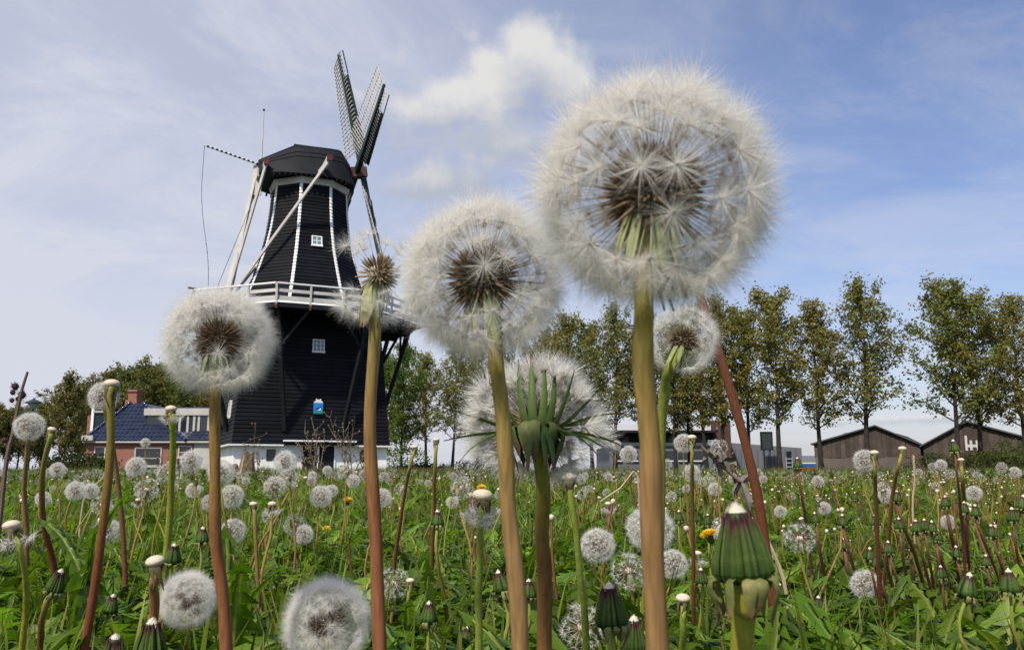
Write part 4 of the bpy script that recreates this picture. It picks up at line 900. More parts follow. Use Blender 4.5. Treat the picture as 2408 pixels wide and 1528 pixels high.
# ------------------------------------------------------------------ dandelion builder
def smooth_path(pts, n):
    pts = [Vector(p) for p in pts]; ext = [pts[0]*2-pts[1]]+pts+[pts[-1]*2-pts[-2]]; out = []
    for i in range(len(pts)-1):
        a, b, c, d = ext[i:i+4]
        for k in range(n): t = k/n; out.append(.5*((2*b)+(c-a)*t+(2*a-5*b+4*c-d)*t*t+(3*b-a-3*c+d)*t**3))
    return out+[pts[-1]]
def axis_mat(ax):
    ax = Vector(ax).normalized(); q = Vector((0, 0, 1)).rotation_difference(ax); return q.to_matrix().to_4x4()
NSTEM = 0
def dandelion(kind, hx, hy, px, real, stem=None, sw=None, c=(CG_Y, CB_O), label=None, group=None, hero=False, ax=(0, 0, 1), var=None, Y=None, rot=None, mode=None, nseed=170, thin=.42, puff=1.13):
    global NSTEM; NSTEM += 1
    Y = Y or FPX*real/px; C = P(hx, hy, Y)
    return dandelion_at(kind, C, real, [P(x, y, Y*(1+.03*i)) for i, (x, y) in enumerate(stem)] if stem else None, (sw*Y/FPX/2) if sw else None, c, label, group, hero, ax, var, rot, mode, nseed, thin, puff)
NAMES = {'clock': 'dandelion_clock', 'bud': 'dandelion_bud', 'bald': 'bald_dandelion', 'drape': 'shedding_dandelion', 'yellow': 'yellow_dandelion', 'sparse': 'dandelion_clock', 'open': 'opening_dandelion', 'worn': 'worn_dandelion'}
def dandelion_at(kind, C, real, stem, sr, c, label, group, hero=False, ax=(0, 0, 1), var=None, rot=None, mode=None, nseed=170, thin=.42, puff=1.13):
    rot_ = rs.uniform(0, 6.28) if rot is None else rot; A = axis_mat(ax); axv = Vector(ax).normalized(); v = NSTEM if var is None else var
    sc = {'clock': real/2*(puff if hero else 1.04), 'sparse': real/2*1.06, 'open': real/2, 'worn': real/2, 'bud': real, 'bald': real, 'drape': real, 'yellow': real}[kind]
    neck = C-axv*sc*{'clock': .13, 'sparse': .13, 'open': .02, 'worn': .15, 'bud': .05, 'bald': .25, 'drape': .25, 'yellow': .38}[kind]
    sr = sr or rs.uniform(.0014, .0021)
    if stem is None:
        bx = C.x+rs.normal(0, .10)*C.z; by = C.y+rs.normal(0, .10)*C.z; base = Vector((bx, by, 0))
        mid = neck.lerp(base, .5)+Vector((rs.normal(0, .05)*C.z, rs.normal(0, .03)*C.z, 0)); pts = [neck, neck-axv*C.z*.18, mid, base]
    else:
        pts = [neck]+stem; d = (pts[-1]-pts[-2]); d = d.normalized() if d.length > 1e-6 else Vector((0, 0, -1)); d = Vector((d.x*.7, d.y*.7, min(d.z, -.5))); z = pts[-1].z
        if z > .004: base = pts[-1]+d*(z/-d.z); pts.append(base); base.z = 0
        else: base = pts[-1].copy(); base.z = 0
    sp = smooth_path(pts, 9 if hero else 3); n = len(sp)
    root = empty(NAMES[kind], base, label, {'clock': 'dandelion clock', 'sparse': 'dandelion clock', 'bud': 'dandelion bud', 'bald': 'dandelion head', 'drape': 'dandelion head', 'yellow': 'dandelion flower', 'open': 'dandelion clock', 'worn': 'dandelion head'}[kind], group)
    m = MB(base); T = Matrix.Translation(C-base) @ A @ Matrix.Rotation(rot_, 4, 'Z') @ Matrix.Scale(sc, 4)
    tt = np.linspace(0, 1, n); ph_ = rs.uniform(0, 6, 3); sp = [p_+Vector((math.sin(t*23+ph_[0])*sr*.16, math.sin(t*19+ph_[1])*sr*.16, 0)) for p_, t in zip(sp, tt)]; m.tube(sp, [sr*(.86+.34*t)*(1+.035*math.sin(t*31+ph_[2])+.02*rs.normal()) for t in tt], 18 if hero else 7, 0, [lerp3(c[0], c[1], min(1, max(0, (t-.10)*(2.0 if hero else 1.35)))) for t in tt], ribs=.022 if hero else .03)
    m.build('stem', M_STEM, root, True)
    def seeds(D, meshes, s0=.94, s1=1.05):
        MM = dir_mats(D, scale=rs.uniform(s0, s1, len(D)))
        for i in range(len(D)): link('seed', meshes[i % len(meshes)], root, T @ Matrix([list(r_) for r_ in MM[i]]))
    if kind in ('clock', 'sparse', 'open', 'worn'):
        link('receptacle', CORE, root, T)
    if kind == 'clock' and hero:
        inv = (A @ Matrix.Rotation(rot_, 4, 'Z')).to_3x3().inverted(); fr = np.array(inv @ Vector((-.25*math.copysign(1, C.x), -1, -.25)).normalized())
        D = fib(nseed, -.96); seeds(np.array([d for d in D if not (d @ fr > .42 and rs.random() < (thin if d @ fr < .80 else min(1, thin*2.1)))]), HSEED)
        q = Bag(); DA = fib(430, -.80, .06); q.put(seed_arrays(0, .0, beak=False, ach=.028), dir_mats(DA, scale=rs.uniform(.70, .84, len(DA)))); link('achene_tuft', q.mesh('achene_tuft', SEEDM), root, T)
        nb = 13
        for i in range(nb):
            q = MB(); hang_bract(q, 6.283*i/nb+rs.normal(0, .2), ln=rs.uniform(.42, .80), w=rs.uniform(.026, .05), out=rs.uniform(.02, .28), cu=rs.uniform(.02, .16), c0=lerp3((.24, .27, .09), (.42, .44, .22), rs.random()), c1=(.12, .05, .04)); q.build('bract', M_BRACT, root, True, M=T)
    elif kind == 'clock': link('calyx', CALYX[v % 3], root, T); o = link('pappus_ball', (CLK_MID if mode != 'lo' else CLK_LO)[v % 3 if mode != 'dome' else 3], root, T)
    elif kind == 'sparse': link('calyx', CALYX[v % 3], root, T); link('pappus_ball', CLK_SPARSE[v % 2], root, T)
    elif kind == 'bud' and hero:
        q = MB(); bud_core(q); q.build('bud_core', M_BRACT, root, True, M=T); q = MB(); tuft(q, 0, 1.27); q.build('tuft', M_TUFT, root, True, M=T)
        for i in range(22): q = MB(); bud_bract(q, i+rs.normal(0, .28), 22, rs.uniform(.86, 1.10)); q.build('bract', M_BRACT, root, False, M=T)
        for i in range(10): q = MB(); bud_outer(q, i, 10, 1.15); q.build('outer_bract', M_BRACT, root, True, M=T)
    elif kind == 'bud': link('bud', BUD[v % 4], root, T)
    elif kind in ('bald', 'drape'):
        link('bald_head', BALD[v % 4], root, T)
        if kind == 'drape': link('drooping_seed_mass', DRAPE[v % 2], root, T)
    elif kind == 'yellow': link('flower_head', YEL, root, T)
    elif kind == 'open':                              # opening clock seen with its calyx spread like a star
        seeds(np.array([d_ for d_ in fib(190, -.02, .10) if d_[1] > -.30 or (d_[1] > -.6 and d_[2] > .7)]), HSEED2, .86, 1.12); seeds(np.array([d_ for d_ in fib(130, -.6, .15) if d_[1] > .2 and d_[2] < .1]), HSEED2, .8, 1.05)
        q = MB(); q.rev([(.10, -.22), (.20, -.17), (.245, -.06), (.23, .03), (.16, .05)], 14, 0, [(.03, .05, .012)]*5); q.build('calyx_cup', M_BRACT, root, True, M=T)
        def arm(az, e0, e1, ln, w=.050, down=0.0):
            ln *= rs.uniform(1.0, 1.15); e1 += rs.normal(0, 7); az += rs.normal(0, .05)
            ca, sa = math.cos(az), math.sin(az); p = Vector((ca*.225, sa*.225, -.07)); pts = [p.copy()]; n_ = 8
            for i in range(n_): e = R(e0+(e1-e0)*(i/(n_-1))); p = p+Vector((ca*math.cos(e), sa*math.cos(e), math.sin(e)))*ln/n_; pts.append(p.copy())
            q = MB(); q.strip(pts, (-sa, ca, 0), [w*1.3*(1-.80*t**1.3) for t in np.linspace(0, 1, n_+1)], .55, 0, [lerp3(lerp3((.035, .060, .016), (.085, .135, .030), min(1, t*3)), (.17, .03, .05), max(0, (t-.80)/.15) if t < .95 else 1) for t in np.linspace(0, 1, n_+1)], nrm=(ca, sa, -.5)); q.build('bract', M_BRACT, root, True, M=T)
        f = -math.pi/2
        for a_, e0, e1, l in ((-.66, 68, 96, .88), (-.24, 72, 98, .94), (.18, 72, 98, .94), (.62, 68, 94, .94), (1.15, 62, 72, .92), (1.42, 40, 36, 1.08), (1.55, 36, 8, 1.02), (1.5, 8, -34, .96), (1.2, -8, -50, .90), (.85, -20, -60, .96), (.45, -50, -80, .66), (.2, -60, -86, .60), (-.3, -60, -88, .66), (-1.35, 62, 54, .92), (-1.5, 22, 6, 1.02), (-1.45, 0, -30, .98), (-1.25, -14, -62, .96), (2.2, 40, 30, .8), (2.7, 55, 45, .8), (3.2, 45, 40, .8), (-2.7, 55, 45, .8), (-2.2, 40, 30, .8)): arm(f+a_, e0, e1, l)
        for i in range(9):
            az = f+(i-4)*.62+rs.normal(0, .1); ca, sa = math.cos(az), math.sin(az); l = rs.uniform(.85, 1.2)
            pts = [(ca*.20, sa*.20, -.10), (ca*.30, sa*.30, -.02), (ca*.36, sa*.36, -.08), (ca*.33, sa*.33, -.22*l), (ca*.26, sa*.26, -.38*l), (ca*.24, sa*.24, -.50*l)]; c0 = lerp3((.060, .085, .022), (.13, .15, .045), rs.random())
            q = MB(); q.strip(pts, (-sa, ca, 0), [.06, .078, .085, .08, .06, .012], .5, 0, [c0, c0, c0, c0, lerp3(c0, (.15, .07, .06), .5), (.16, .06, .06)], nrm=(ca, sa, .3)); q.build('outer_bract', M_BRACT, root, True, M=T)
    elif kind == 'worn':                              # nearly bare: brown achenes, hanging bracts, a few seeds left
        D = fib(260, -.6, .08); keep = [d for d in D if (d[0] > -.15 or rs.random() < .22)]
        q = Bag(); q.put(seed_arrays(0, .0, beak=False, ach=.021), dir_mats(np.array(keep), scale=rs.uniform(.9, 1.15, len(keep)))); link('achene_tuft', q.mesh('achene_tuft', [mat('tan_achene', (.30, .215, .12), .75, .3, 60), M_BEAK, M_PAP]), root, T)
        D = fib(84, -.98, .15); seeds(np.array([d for d in D if (d[2] > .0 and rs.random() < .55) or d[2] < -.55]), HSEED, .8, 1.25)
        for i in range(14): q = MB(); hang_bract(q, 6.283*i/14+rs.normal(0, .15), ln=rs.uniform(.60, .95), w=rs.uniform(.05, .075), out=rs.uniform(.03, .20), cu=rs.uniform(.0, .1), c0=lerp3((.30, .31, .12), (.48, .48, .26), rs.random()), c1=(.18, .09, .05)); q.build('bract', M_BRACT, root, True, M=T)
    return root
# ------------------------------------------------------------------ the dandelions one can pick out
D_ = dandelion
D_('clock', 1536, 452, 578, .055, [(1510, 690), (1524, 1000), (1548, 1528)], 50, ((.40, .36, .06), (.32, .185, .072)), 'largest white dandelion clock, towering over the meadow beside the drifting cloud', None, True, (.05, -.10, 1), rot=.3, nseed=285)
D_('clock', 1136, 655, 388, .055, [(1163, 780), (1190, 1100), (1222, 1528)], 37, ((.40, .36, .075), (.34, .205, .080)), 'big round dandelion clock on an ochre stem, next to the largest one', None, True, (-.06, -.10, 1), nseed=280)
D_('clock', 515, 800, 262, .052, [(508, 895), (505, 1200), (530, 1528)], 26, ((.38, .31, .08), (.29, .118, .050)), 'full dandelion clock hiding the left corner of the mill gallery', None, True, (.08, -.12, 1), nseed=260, puff=1.08)
D_('open', 1262, 1010, 350, .064, [(1273, 1080), (1277, 1250), (1282, 1528)], 34, ((.25, .33, .035), (.23, .115, .038)), 'half opened dandelion clock with green bracts spread like a star', None, True, (.02, .42, 1), rot=0)
D_('worn', 888, 645, 250, .050, [(882, 732), (872, 1050), (895, 1528)], 29, ((.42, .39, .12), (.30, .122, .055)), 'nearly bare dandelion head with brown seeds, before the mill tower', None, True, (.12, -.1, 1), rot=0)
D_('clock', 1606, 798, 168, .046, [(1578, 860), (1560, 930), (1553, 1090), (1545, 1400)], 24, ((.33, .37, .06), (.28, .30, .06)), 'ragged dandelion clock peeping out behind the thickest stem', None, True, (.42, -.1, 1), nseed=95)
D_('bald', 1622, 610, 26, .011, [(1668, 765), (1745, 1010), (1800, 1280), (1832, 1528)], 22, ((.24, .095, .052), (.20, .070, .035)), 'bent red-brown stem leaning into the ragged clock, its head hidden', None, True, (-.3, 0, 1))
D_('clock', 769, 1462, 212, .050, [(775, 1560)], 15, (CG_G, CB_O), 'plump dandelion clock low in the leaves, between two brown stems', None, True, (0, -.25, 1), nseed=185, thin=.25, puff=1.03)
D_('clock', 442, 1408, 136, .047, [(440, 1500), (432, 1560)], 9, (CG_G, CB_O), 'dense round dandelion clock touching the brown stem of the gallery one', None, True, (-.05, -.3, 1), nseed=185, thin=.1, puff=1.02)
D_('bald', 263, 905, 37, .0115, [(262, 935), (248, 1200), (198, 1528)], 19, ((.32, .33, .07), (.22, .075, .034)), 'bald dandelion head standing before the wood and the house chimney', None, True)
D_('clock', 243, 932, 78, .044, [(250, 975), (275, 1110), (292, 1290)], 11, ((.30, .24, .1), (.22, .09, .05)), 'round dandelion clock peeking out behind the bald head by the chimney')
D_('drape', 402, 963, 27, .0115, [(406, 1000), (404, 1120), (392, 1300)], 15, ((.28, .34, .04), (.29, .30, .05)), 'bald dandelion with clinging fluff before the house dormer', None, True)
D_('bald', 122, 1011, 20, .0105, [(115, 1040), (98, 1140), (105, 1240), (130, 1345)], 13, ((.30, .30, .08), (.19, .065, .035)), 'small bald dandelion on a curved dark red stem near the street lamp', None, True, (.2, 0, 1))
D_('clock', 69, 1003, 76, .045, [(66, 1042), (58, 1150), (64, 1300)], 11, ((.31, .24, .10), (.24, .11, .06)), 'round dandelion clock just below the street lamp lantern')
D_('drape', 1134, 1168, 48, .012, [(1131, 1230), (1127, 1360), (1125, 1528)], 16, ((.27, .34, .05), (.27, .33, .06)), 'bare dotted dandelion head with seeds hanging like a skirt', None, True, (.05, -.1, 1), var=1)
D_('drape', 28, 1238, 40, .0115, [(50, 1300), (62, 1400), (52, 1528)], 13, ((.30, .34, .06), (.30, .30, .04)), 'pale bald dandelion with drooping fluff above a yellow green stem', None, True, (-.15, 0, 1))
D_('bald', 365, 1322, 42, .0125, [(362, 1360), (360, 1470)], 20, ((.40, .26, .10), (.32, .15, .06)), 'withered tan dandelion head above the dense round clock', None, True, (-.15, -.2, 1))
D_('bald', 596, 1186, 19, .0105, [(600, 1230), (610, 1460)], 9, ((.33, .26, .09), (.27, .14, .05)), 'slim bald dandelion standing before the plump low clock', None, False)
D_('bald', 965, 1366, 20, .0105, [(960, 1410), (948, 1500)], 9, (CG_G, CG_G), 'tiny bald dandelion on a green stem beside the worn clock', None, False)
D_('bald', 1606, 1408, 33, .012, [(1606, 1470), (1604, 1560)], 14, (CG_G, CG_G), 'bald dotted dandelion head beside the thickest stem foot', None, True, (0, -.15, 1))
D_('bud', 1746, 1358, 138, .0146, [(1758, 1440), (1748, 1528)], 48, ((.34, .36, .045), (.36, .34, .05)), 'biggest green dandelion bud with white tip and drooping outer bracts', None, True, (-.06, -.02, 1), rot=.2)
D_('bud', 1438, 1468, 76, .0175, [(1440, 1540)], 18, (CG_G, CG_G), 'ribbed green dandelion bud with pointed white tip, among ragged clocks', None, True, (-.05, -.05, 1))
D_('bud', 1490, 1532, 66, .0165, [(1492, 1600)], 18, (CG_G, CG_G), 'purple toothed white dandelion bud close beside the ribbed pointed bud', None, True, (.02, -.1, 1))
D_('bud', 352, 1548, 74, .0165, [(356, 1640)], 18, (CG_G, CG_G), 'purple toothed white dandelion bud below the dense round clock', None, True, (.05, -.12, 1))
D_('bud', 262, 1570, 62, .0165, [(266, 1660)], 16, (CG_G, CG_G), 'pale tip of a dandelion bud just showing among low leaves', None, True, (.1, -.1, 1))
D_('bud', 126, 1390, 42, .0165, [(104, 1430), (92, 1528)], 13, (CG_Y, CB_R), 'tilted dark green bud with pink white tip on a reddish stem', None, True, (.28, 0, 1))
for x, y, px, ax, lb in ((1008, 1462, 44, (0, 0, 1), 'flared dandelion bud with purple tipped crown beside the tiny bald head'), (1095, 1512, 36, (.1, 0, 1), 'squat dark dandelion bud beside the skirt-like bare head stem'), (256, 1440, 40, (.2, 0, 1), 'dark wilted dandelion bud between two leaning brown stems'), (1180, 1390, 46, (-.2, 0, 1), 'bud with a crumpled brown top beside the ochre stem'), (1243, 1405, 40, (0, 0, 1), 'slender bud squeezed between the ochre and the star clock stems'), (1028, 1235, 34, (0, 0, 1), 'dark drooping bud hanging above the open leaves'), (405, 1322, 42, (.1, -.1, 1), 'broad bud with white crown beside the withered tan head'), (475, 1275, 34, (0, 0, 1), 'plain green bud left of the gallery clock stem'), (568, 1412, 36, (0, 0, 1), 'white tipped bud nestled beside the gallery clock stem'), (1649, 1372, 34, (0, 0, 1), 'pink tipped bud beside the biggest green bud'), (2272, 1402, 52, (.25, 0, 1), 'yellowish dandelion bud with white tip among red stems'), (2376, 1392, 50, (0, 0, 1), 'white crowned bud on a straight olive stem in the red stems')):
    D_('bud', x, y, px*.85, .0145, None, None, (CG_G, CB_O), lb, None, False, ax)
for x, y, px, ax in ((2108, 1180, 28, (.1, 0, 1)), (2225, 1192, 28, (0, 0, 1)), (2267, 1206, 28, (.1, 0, 1)), (2295, 1214, 29, (0, 0, 1)), (2403, 1198, 36, (.2, 0, 1)), (2382, 1226, 34, (0, 0, 1)), (1982, 1236, 28, (0, 0, 1)), (2060, 1236, 28, (0, 0, 1)), (2115, 1244, 28, (0, 0, 1)), (2155, 1251, 30, (0, 0, 1)), (2175, 1247, 28, (0, 0, 1)), (2193, 1251, 28, (0, 0, 1)), (2203, 1272, 28, (.15, 0, 1)), (2090, 1301, 30, (0, 0, 1)), (2047, 1316, 30, (0, 0, 1)), (2065, 1334, 32, (0, 0, 1)), (2333, 1262, 30, (0, 0, 1)), (1919, 1229, 26, (-.1, 0, 1)), (2214, 1359, 30, (0, 0, 1)), (2246, 1062, 30, (-.1, 0, 1)), (1876, 1100, 26, (0, 0, 1)), (2140, 1290, 27, (0, 0, 1)), (2250, 1310, 28, (0, 0, 1)), (2320, 1330, 27, (0, 0, 1)), (1985, 1290, 26, (0, 0, 1))):
    lean = rs.uniform(15, 60); D_('bud', x, y, px*.78, .0135, [(x+lean*.25, y+45), (x+lean*.8, y+130), (x+lean*1.2, y+210)], rs.uniform(6, 9), ((.24, .12, .07), lerp3(CB_R, CB_P, rs.random())), 'white tipped green bud on a leaning red stem before the barns', 'buds on red stems before the barns', False, ax)
for x, y, px in ((1631, 1228, 28), (1665, 1234, 26), (1597, 1225, 26), (1835, 1402, 30), (1692, 1460, 26), (1926, 1436, 34)): D_('bud', x, y, px*.8, .0140, None, None, (CG_G, CB_R), 'small green bud scattered round the biggest green bud', 'small buds round the biggest bud')
for x, y, px, k, lb in ((320, 1098, 53, 'clock', 'round dandelion clock just under the middle window of the brick house'), (450, 1083, 56, 'clock', 'round clock left of the gallery clock stem, against the house door'), (135, 1104, 38, 'clock', 'pale clock at the foot of the lone rounded tree'), (342, 1041, 25, 'clock', 'small far clock against the brick house eave'), (545, 1167, 62, 'clock', 'full clock close to the gallery clock stem, under the split stump'), (647, 1146, 62, 'dome', 'mushroom shaped clock under the plastered base of the mill'), (671, 1086, 60, 'clock', 'loose clock before the little base window of the mill'), (755, 1167, 58, 'clock', 'neat round clock before the dry twigs at the mill door'), (735, 1118, 23, 'clock', 'small clock at the foot of the mill door'), (770, 1106, 25, 'clock', 'small clock just above and beside another at the mill door'), (815, 1110, 47, 'sparse', 'thin see-through clock before the mill door frame'), (714, 1256, 50, 'clock', 'tight clock low in green leaves before the mill'), (925, 1372, 82, 'sparse', 'worn clock with an orange brown top beside the tiny bald head'), (1370, 1475, 118, 'sparse', 'tangled clock with reddish heart beside the ribbed pointed bud'), (1405, 1282, 88, 'clock', 'cottony clock next to the thin green stem'), (1530, 1242, 122, 'clock', 'large clock mostly hidden behind the thickest stem'), (1480, 1342, 96, 'sparse', 'woolly clock above the ribbed pointed bud'), (1582, 1326, 74, 'clock', 'clock showing past the thickest stem, above the dotted bald head'), (1086, 1147, 62, 'sparse', 'wispy clock next to the yellow flowers'), (2033, 1083, 58, 'clock', 'big clock before the concrete wall of the unlettered barn'), (2035, 1374, 74, 'clock', 'single full clock among the buds on red stems'), (1880, 1266, 82, 'sparse', 'thin star-like clock above a pair of dull red stems'), (2083, 1166, 39, 'clock', 'clock behind the first of the red stemmed buds'), (2213, 1093, 29, 'clock', 'small clock under the white letter mark of the barn'), (1478, 1068, 46, 'clock', 'clock touching the thickest stem, before the office wall'), (1607, 1042, 50, 'clock', 'clock before the dark windows of the office block'), (1690, 1052, 46, 'sparse', 'gauzy clock before the brown brick tower'), (1626, 1112, 46, 'clock', 'clock under the dark windowed end of the office block'), (1450, 1046, 25, 'clock', 'small neat clock on the corner of the office block'), (345, 1152, 62, 'sparse', 'frayed clock below the middle window clock'), (400, 1112, 62, 'sparse', 'spread-out fluffy clock before the house wall'), (2290, 1160, 40, 'clock', 'clock behind a tall red stem past the letter mark'), (2386, 1111, 30, 'clock', 'clock before the yellow green bush')):
    D_('clock' if k == 'dome' else k, x, y, px, .045, None, None, (lerp3(CG_Y, CB_O, .3), lerp3(CB_O, CB_R, rs.random())), lb, None, False, (rs.normal(0, .12), rs.normal(-.1, .1), 1), mode=('dome' if k == 'dome' else None))
for x, y, px, lb in ((1640, 1302, 20, 'bald dandelion with wet-looking fluff beside the biggest bud tip'), (640, 1186, 20, 'bald dandelion with a fluffy skirt before the mill base'), (1430, 1185, 16, 'shedding dandelion beside the star clock stem')): D_('drape', x, y, px, .0115, None, None, (CG_Y, CB_O), lb)
for x, y, px, tx, ty, lb in ((2122, 1056, 19, 2098, 1175, 'bald dandelion on a brown stem before the barn valley'), (2056, 1066, 21, 2060, 1190, 'bald dandelion half covering the big clock at the unlettered barn'), (1627, 1030, 22, 1628, 1180, 'tall bald dandelion before the office windows'), (1026, 1035, 16, 1020, 1190, 'thin tall withered head between mill and first poplars'), (975, 1052, 16, 948, 1180, 'withered leaning head beside the mill base corner'), (2260, 1082, 15, 2268, 1200, 'small bald dandelion below the letter mark clock')): D_('bald', x, y, px, .0105, [(x+(tx-x)*.4, y+(ty-y)*.35), (tx, ty)], 9, (CG_Y, CB_R), lb)
for x, y, px, ax, lb in ((1080, 1156, 22, (0, -.6, 1), 'bright yellow dandelion flower beside the wispy clock'), (1132, 1147, 24, (0, -.5, 1), 'yellow dandelion flower just behind the bare dotted head'), (1668, 1258, 46, (-.3, -.15, 1), 'large yellow dandelion flower behind the biggest green bud'), (768, 1244, 22, (.1, -.6, 1), 'ragged yellow flower next to the tight low clock'), (1240, 1322, 16, (0, -.6, 1), 'tiny yellow flower between ochre and star clock stems')): D_('yellow', x, y, px, .030 if px > 30 else .026, None, None, (CG_G, CB_O), lb, None, False, ax)
# thin free-standing stems without a visible head
D_('bald', 1338, 1125, 12, .008, [(1345, 1180), (1366, 1360), (1380, 1528)], 15, (CG_G, CG_G), 'thin lime green dandelion stem leaning beside the star clock', None, True, Y=.45)
print('picked', NSTEM)
# ------------------------------------------------------------------ the random crowd behind
def side_mix(u):                        # u = sideways position / distance; what stands there
    left = 1/(1+math.exp(9*(u-.08)))
    return (.50*left+.26*(1-left), .20*left+.40*(1-left), .22, .08)
picks = []
def sample(n, d0, d1):
    d = np.sqrt(rs.uniform(d0*d0, d1*d1, n)); u = rs.uniform(-.66, .66, n); return np.stack([u*d, d], 1), u
def clumped(pts):                       # thin out where a smooth field says so, so the crowd gathers in drifts
    v = np.sin(pts[:, 0]*1.7+1.3*np.sin(pts[:, 1]*.9))+np.sin(pts[:, 1]*1.3+pts[:, 0]*.6+2)
    return rs.random(len(pts)) < np.clip(.62+.28*v, .15, 1)
near, un = sample(330, 1.25, 4.4); nl_ = 95; dl_ = np.sqrt(rs.uniform(1.3**2, 3.4**2, nl_)); ul_ = rs.uniform(-.64, -.10, nl_); near = np.vstack([near, np.stack([ul_*dl_, dl_], 1)]); un = np.concatenate([un, ul_]); kk = clumped(near); near, un = near[kk], un[kk]
order = np.argsort(near[:, 1])[:250]
LBL = {'drape': ('bald dandelion trailing fluff in the crowd across the middle of the meadow', 'shedding heads in the meadow crowd'), 'yellow': ('small yellow dandelion flower in the crowd across the middle of the meadow', 'yellow flowers in the meadow crowd'), 'clock': ('white dandelion clock in the crowd across the middle of the meadow', 'clocks in the meadow crowd'), 'bud': ('small white tipped bud in the crowd across the middle of the meadow', 'buds in the meadow crowd'), 'bald': ('bald dandelion in the crowd across the middle of the meadow', 'bald heads in the meadow crowd'), 'sparse': ('half blown clock in the crowd across the middle of the meadow', 'half blown clocks in the meadow crowd')}
for i in order:
    (x, y), u = near[i], un[i]; w = side_mix(u); kind = ('clock', 'bud', 'bald', 'sparse')[int(np.searchsorted(np.cumsum(w)/sum(w), rs.random()))]
    kind = 'drape' if (kind == 'bald' and rs.random() < .3) else ('yellow' if rs.random() < .022 else kind)
    z = float(np.clip(rs.normal(.195, .038), .09, .275)) - (.03 if kind == 'bud' else 0); C = Vector((x, y, z)); NSTEM += 1
    real = {'clock': rs.uniform(.034, .046), 'sparse': rs.uniform(.036, .046), 'bud': rs.uniform(.0095, .0135), 'bald': rs.uniform(.009, .012), 'drape': rs.uniform(.009, .0115), 'yellow': .026}[kind]
    c = (lerp3(CG_Y, CG_G, rs.random()), (CB_O, CB_R, CB_P, CG_Y)[rs.integers(0, 4)]) if u < .2 else (lerp3(CG_Y, CB_O, rs.random()), (CB_R, CB_P, CB_O)[rs.integers(0, 3)])
    dandelion_at(kind, C, real, None, rs.uniform(.0011, .0019), c, *LBL[kind], ax=(rs.normal(0, .22), rs.normal(-.05, .2), 1), mode='lo' if y > 2.6 else None)
print('dandelions', NSTEM)
# farther ones, past counting
def lo_template(kind, i):
    m = MB(); h = .20; lean = rs.normal(0, .02, 2); c = [(CG_Y, CB_O), (CG_G, CB_R), (CB_O, CB_P)][i % 3]
    m.tube([(lean[0]*2, lean[1]*2, 0), (lean[0], lean[1], h*.55), (0, 0, h)], [.0023, .0021, .0019], 4, 0, [c[1], lerp3(c[0], c[1], .5), c[0]], cap=False)
    if kind == 'bud':
        for k in range(7): bud_bract(m, k, 7)
        n0 = len(m.v)
    V, F, C, MI = tri_arrays(m) if kind != 'bud' else (None,)*4
    b = Bag(); one = np.eye(4)[None]
    if kind == 'clock':
        b.put((V, F, C, MI), one); D = fib(25, -.9); S_ = seed_arrays(9, .030, beak=False, ach=.05); S_ = (S_[0], S_[1], S_[2], np.array([[3, 2, 2][k] for k in S_[3]])); keep_ = np.r_[8:16, 24:len(S_[1])]; S_ = (S_[0], S_[1][keep_], S_[2], S_[3][keep_]); mm = dir_mats(D); mm[:, :3, :3] *= .021; mm[:, :3, 3] = (0, 0, h+.004); b.put(S_, mm)
    elif kind == 'bald':
        m.rev([(.002, h-.012), (.0045, h-.004), (.0058, h), (.0045, h+.004), (.001, h+.0055)], 7, 1); b.put(tri_arrays(m), one)
    else:
        m = MB(); m.tube([(lean[0]*2, lean[1]*2, 0), (lean[0], lean[1], h*.5), (0, 0, h*.9)], [.0023, .0021, .0019], 4, 0, [c[1], lerp3(c[0], c[1], .5), c[0]], cap=False)
        Z = .9*h; m.rev([(.009, Z-.006), (.0105, Z+.001), (.0075, Z+.008), (.0045, Z+.0155)], 8, 0, [(.12, .11, .05), (.05, .085, .025), (.07, .11, .03), (.10, .03, .04)]); m.rev([(.004, Z+.015), (.003, Z+.0185), (.0005, Z+.0205)], 6, 1); b.put(tri_arrays(m), one)
    return np.vstack(b.V), np.vstack(b.F), np.vstack(b.C), np.concatenate(b.M)
TLO = {k: [lo_template(k, i) for i in range(3)] for k in ('clock', 'bud', 'bald')}
bag = Bag()
rest = near[np.argsort(near[:, 1])[250:]]
far1, _ = sample(2100, 4.2, 14); far1 = far1[clumped(far1)]; far2, _ = sample(1500, 13, 42); allp = np.vstack([rest, far1, far2])
u = allp[:, 0]/allp[:, 1]; left = 1/(1+np.exp(9*(u-.08))); pc = .62*left+.34*(1-left); rr = rs.random(len(allp)); kinds = np.where(rr < pc, 0, np.where(rr < pc+.2*left+.36*(1-left), 1, 2))
for ki, k in enumerate(('clock', 'bud', 'bald')):
    for v in range(3):
        sel = np.where((kinds == ki) & (np.arange(len(allp)) % 3 == v))[0]; n_ = len(sel)
        if n_: bag.put(TLO[k][v], rot_mats(np.hstack([allp[sel], np.zeros((n_, 1))]), rs.uniform(0, 6.28, n_), rs.uniform(.72, 1.22, n_), rs.normal(0, .10, n_), rs.uniform(0, 6.28, n_)))
def bare(i):
    m = MB(); h = .17; c = [(CB_P, CB_R), (CB_O, CB_R), (CG_Y, CB_O), (CB_R, CB_R)][i]; l = rs.normal(0, .035, 2)
    m.tube([(0, 0, 0), (l[0]*.5, l[1]*.5, h*.35), (l[0], l[1], h*.7), (l[0]*1.1, l[1]*1.1, h)], [.0022, .0020, .0018, .0015], 4, 0, [c[1], c[1], lerp3(c[0], c[1], .5), c[0]], cap=False)
    if i != 3: m.rev([(.0018, h-.004), (.0036, h), (.003, h+.003), (.0008, h+.004)], 6, 1, None, Matrix.Translation((l[0]*1.1, l[1]*1.1, 0)))
    return tri_arrays(m)
BT = [bare(i) for i in range(4)]
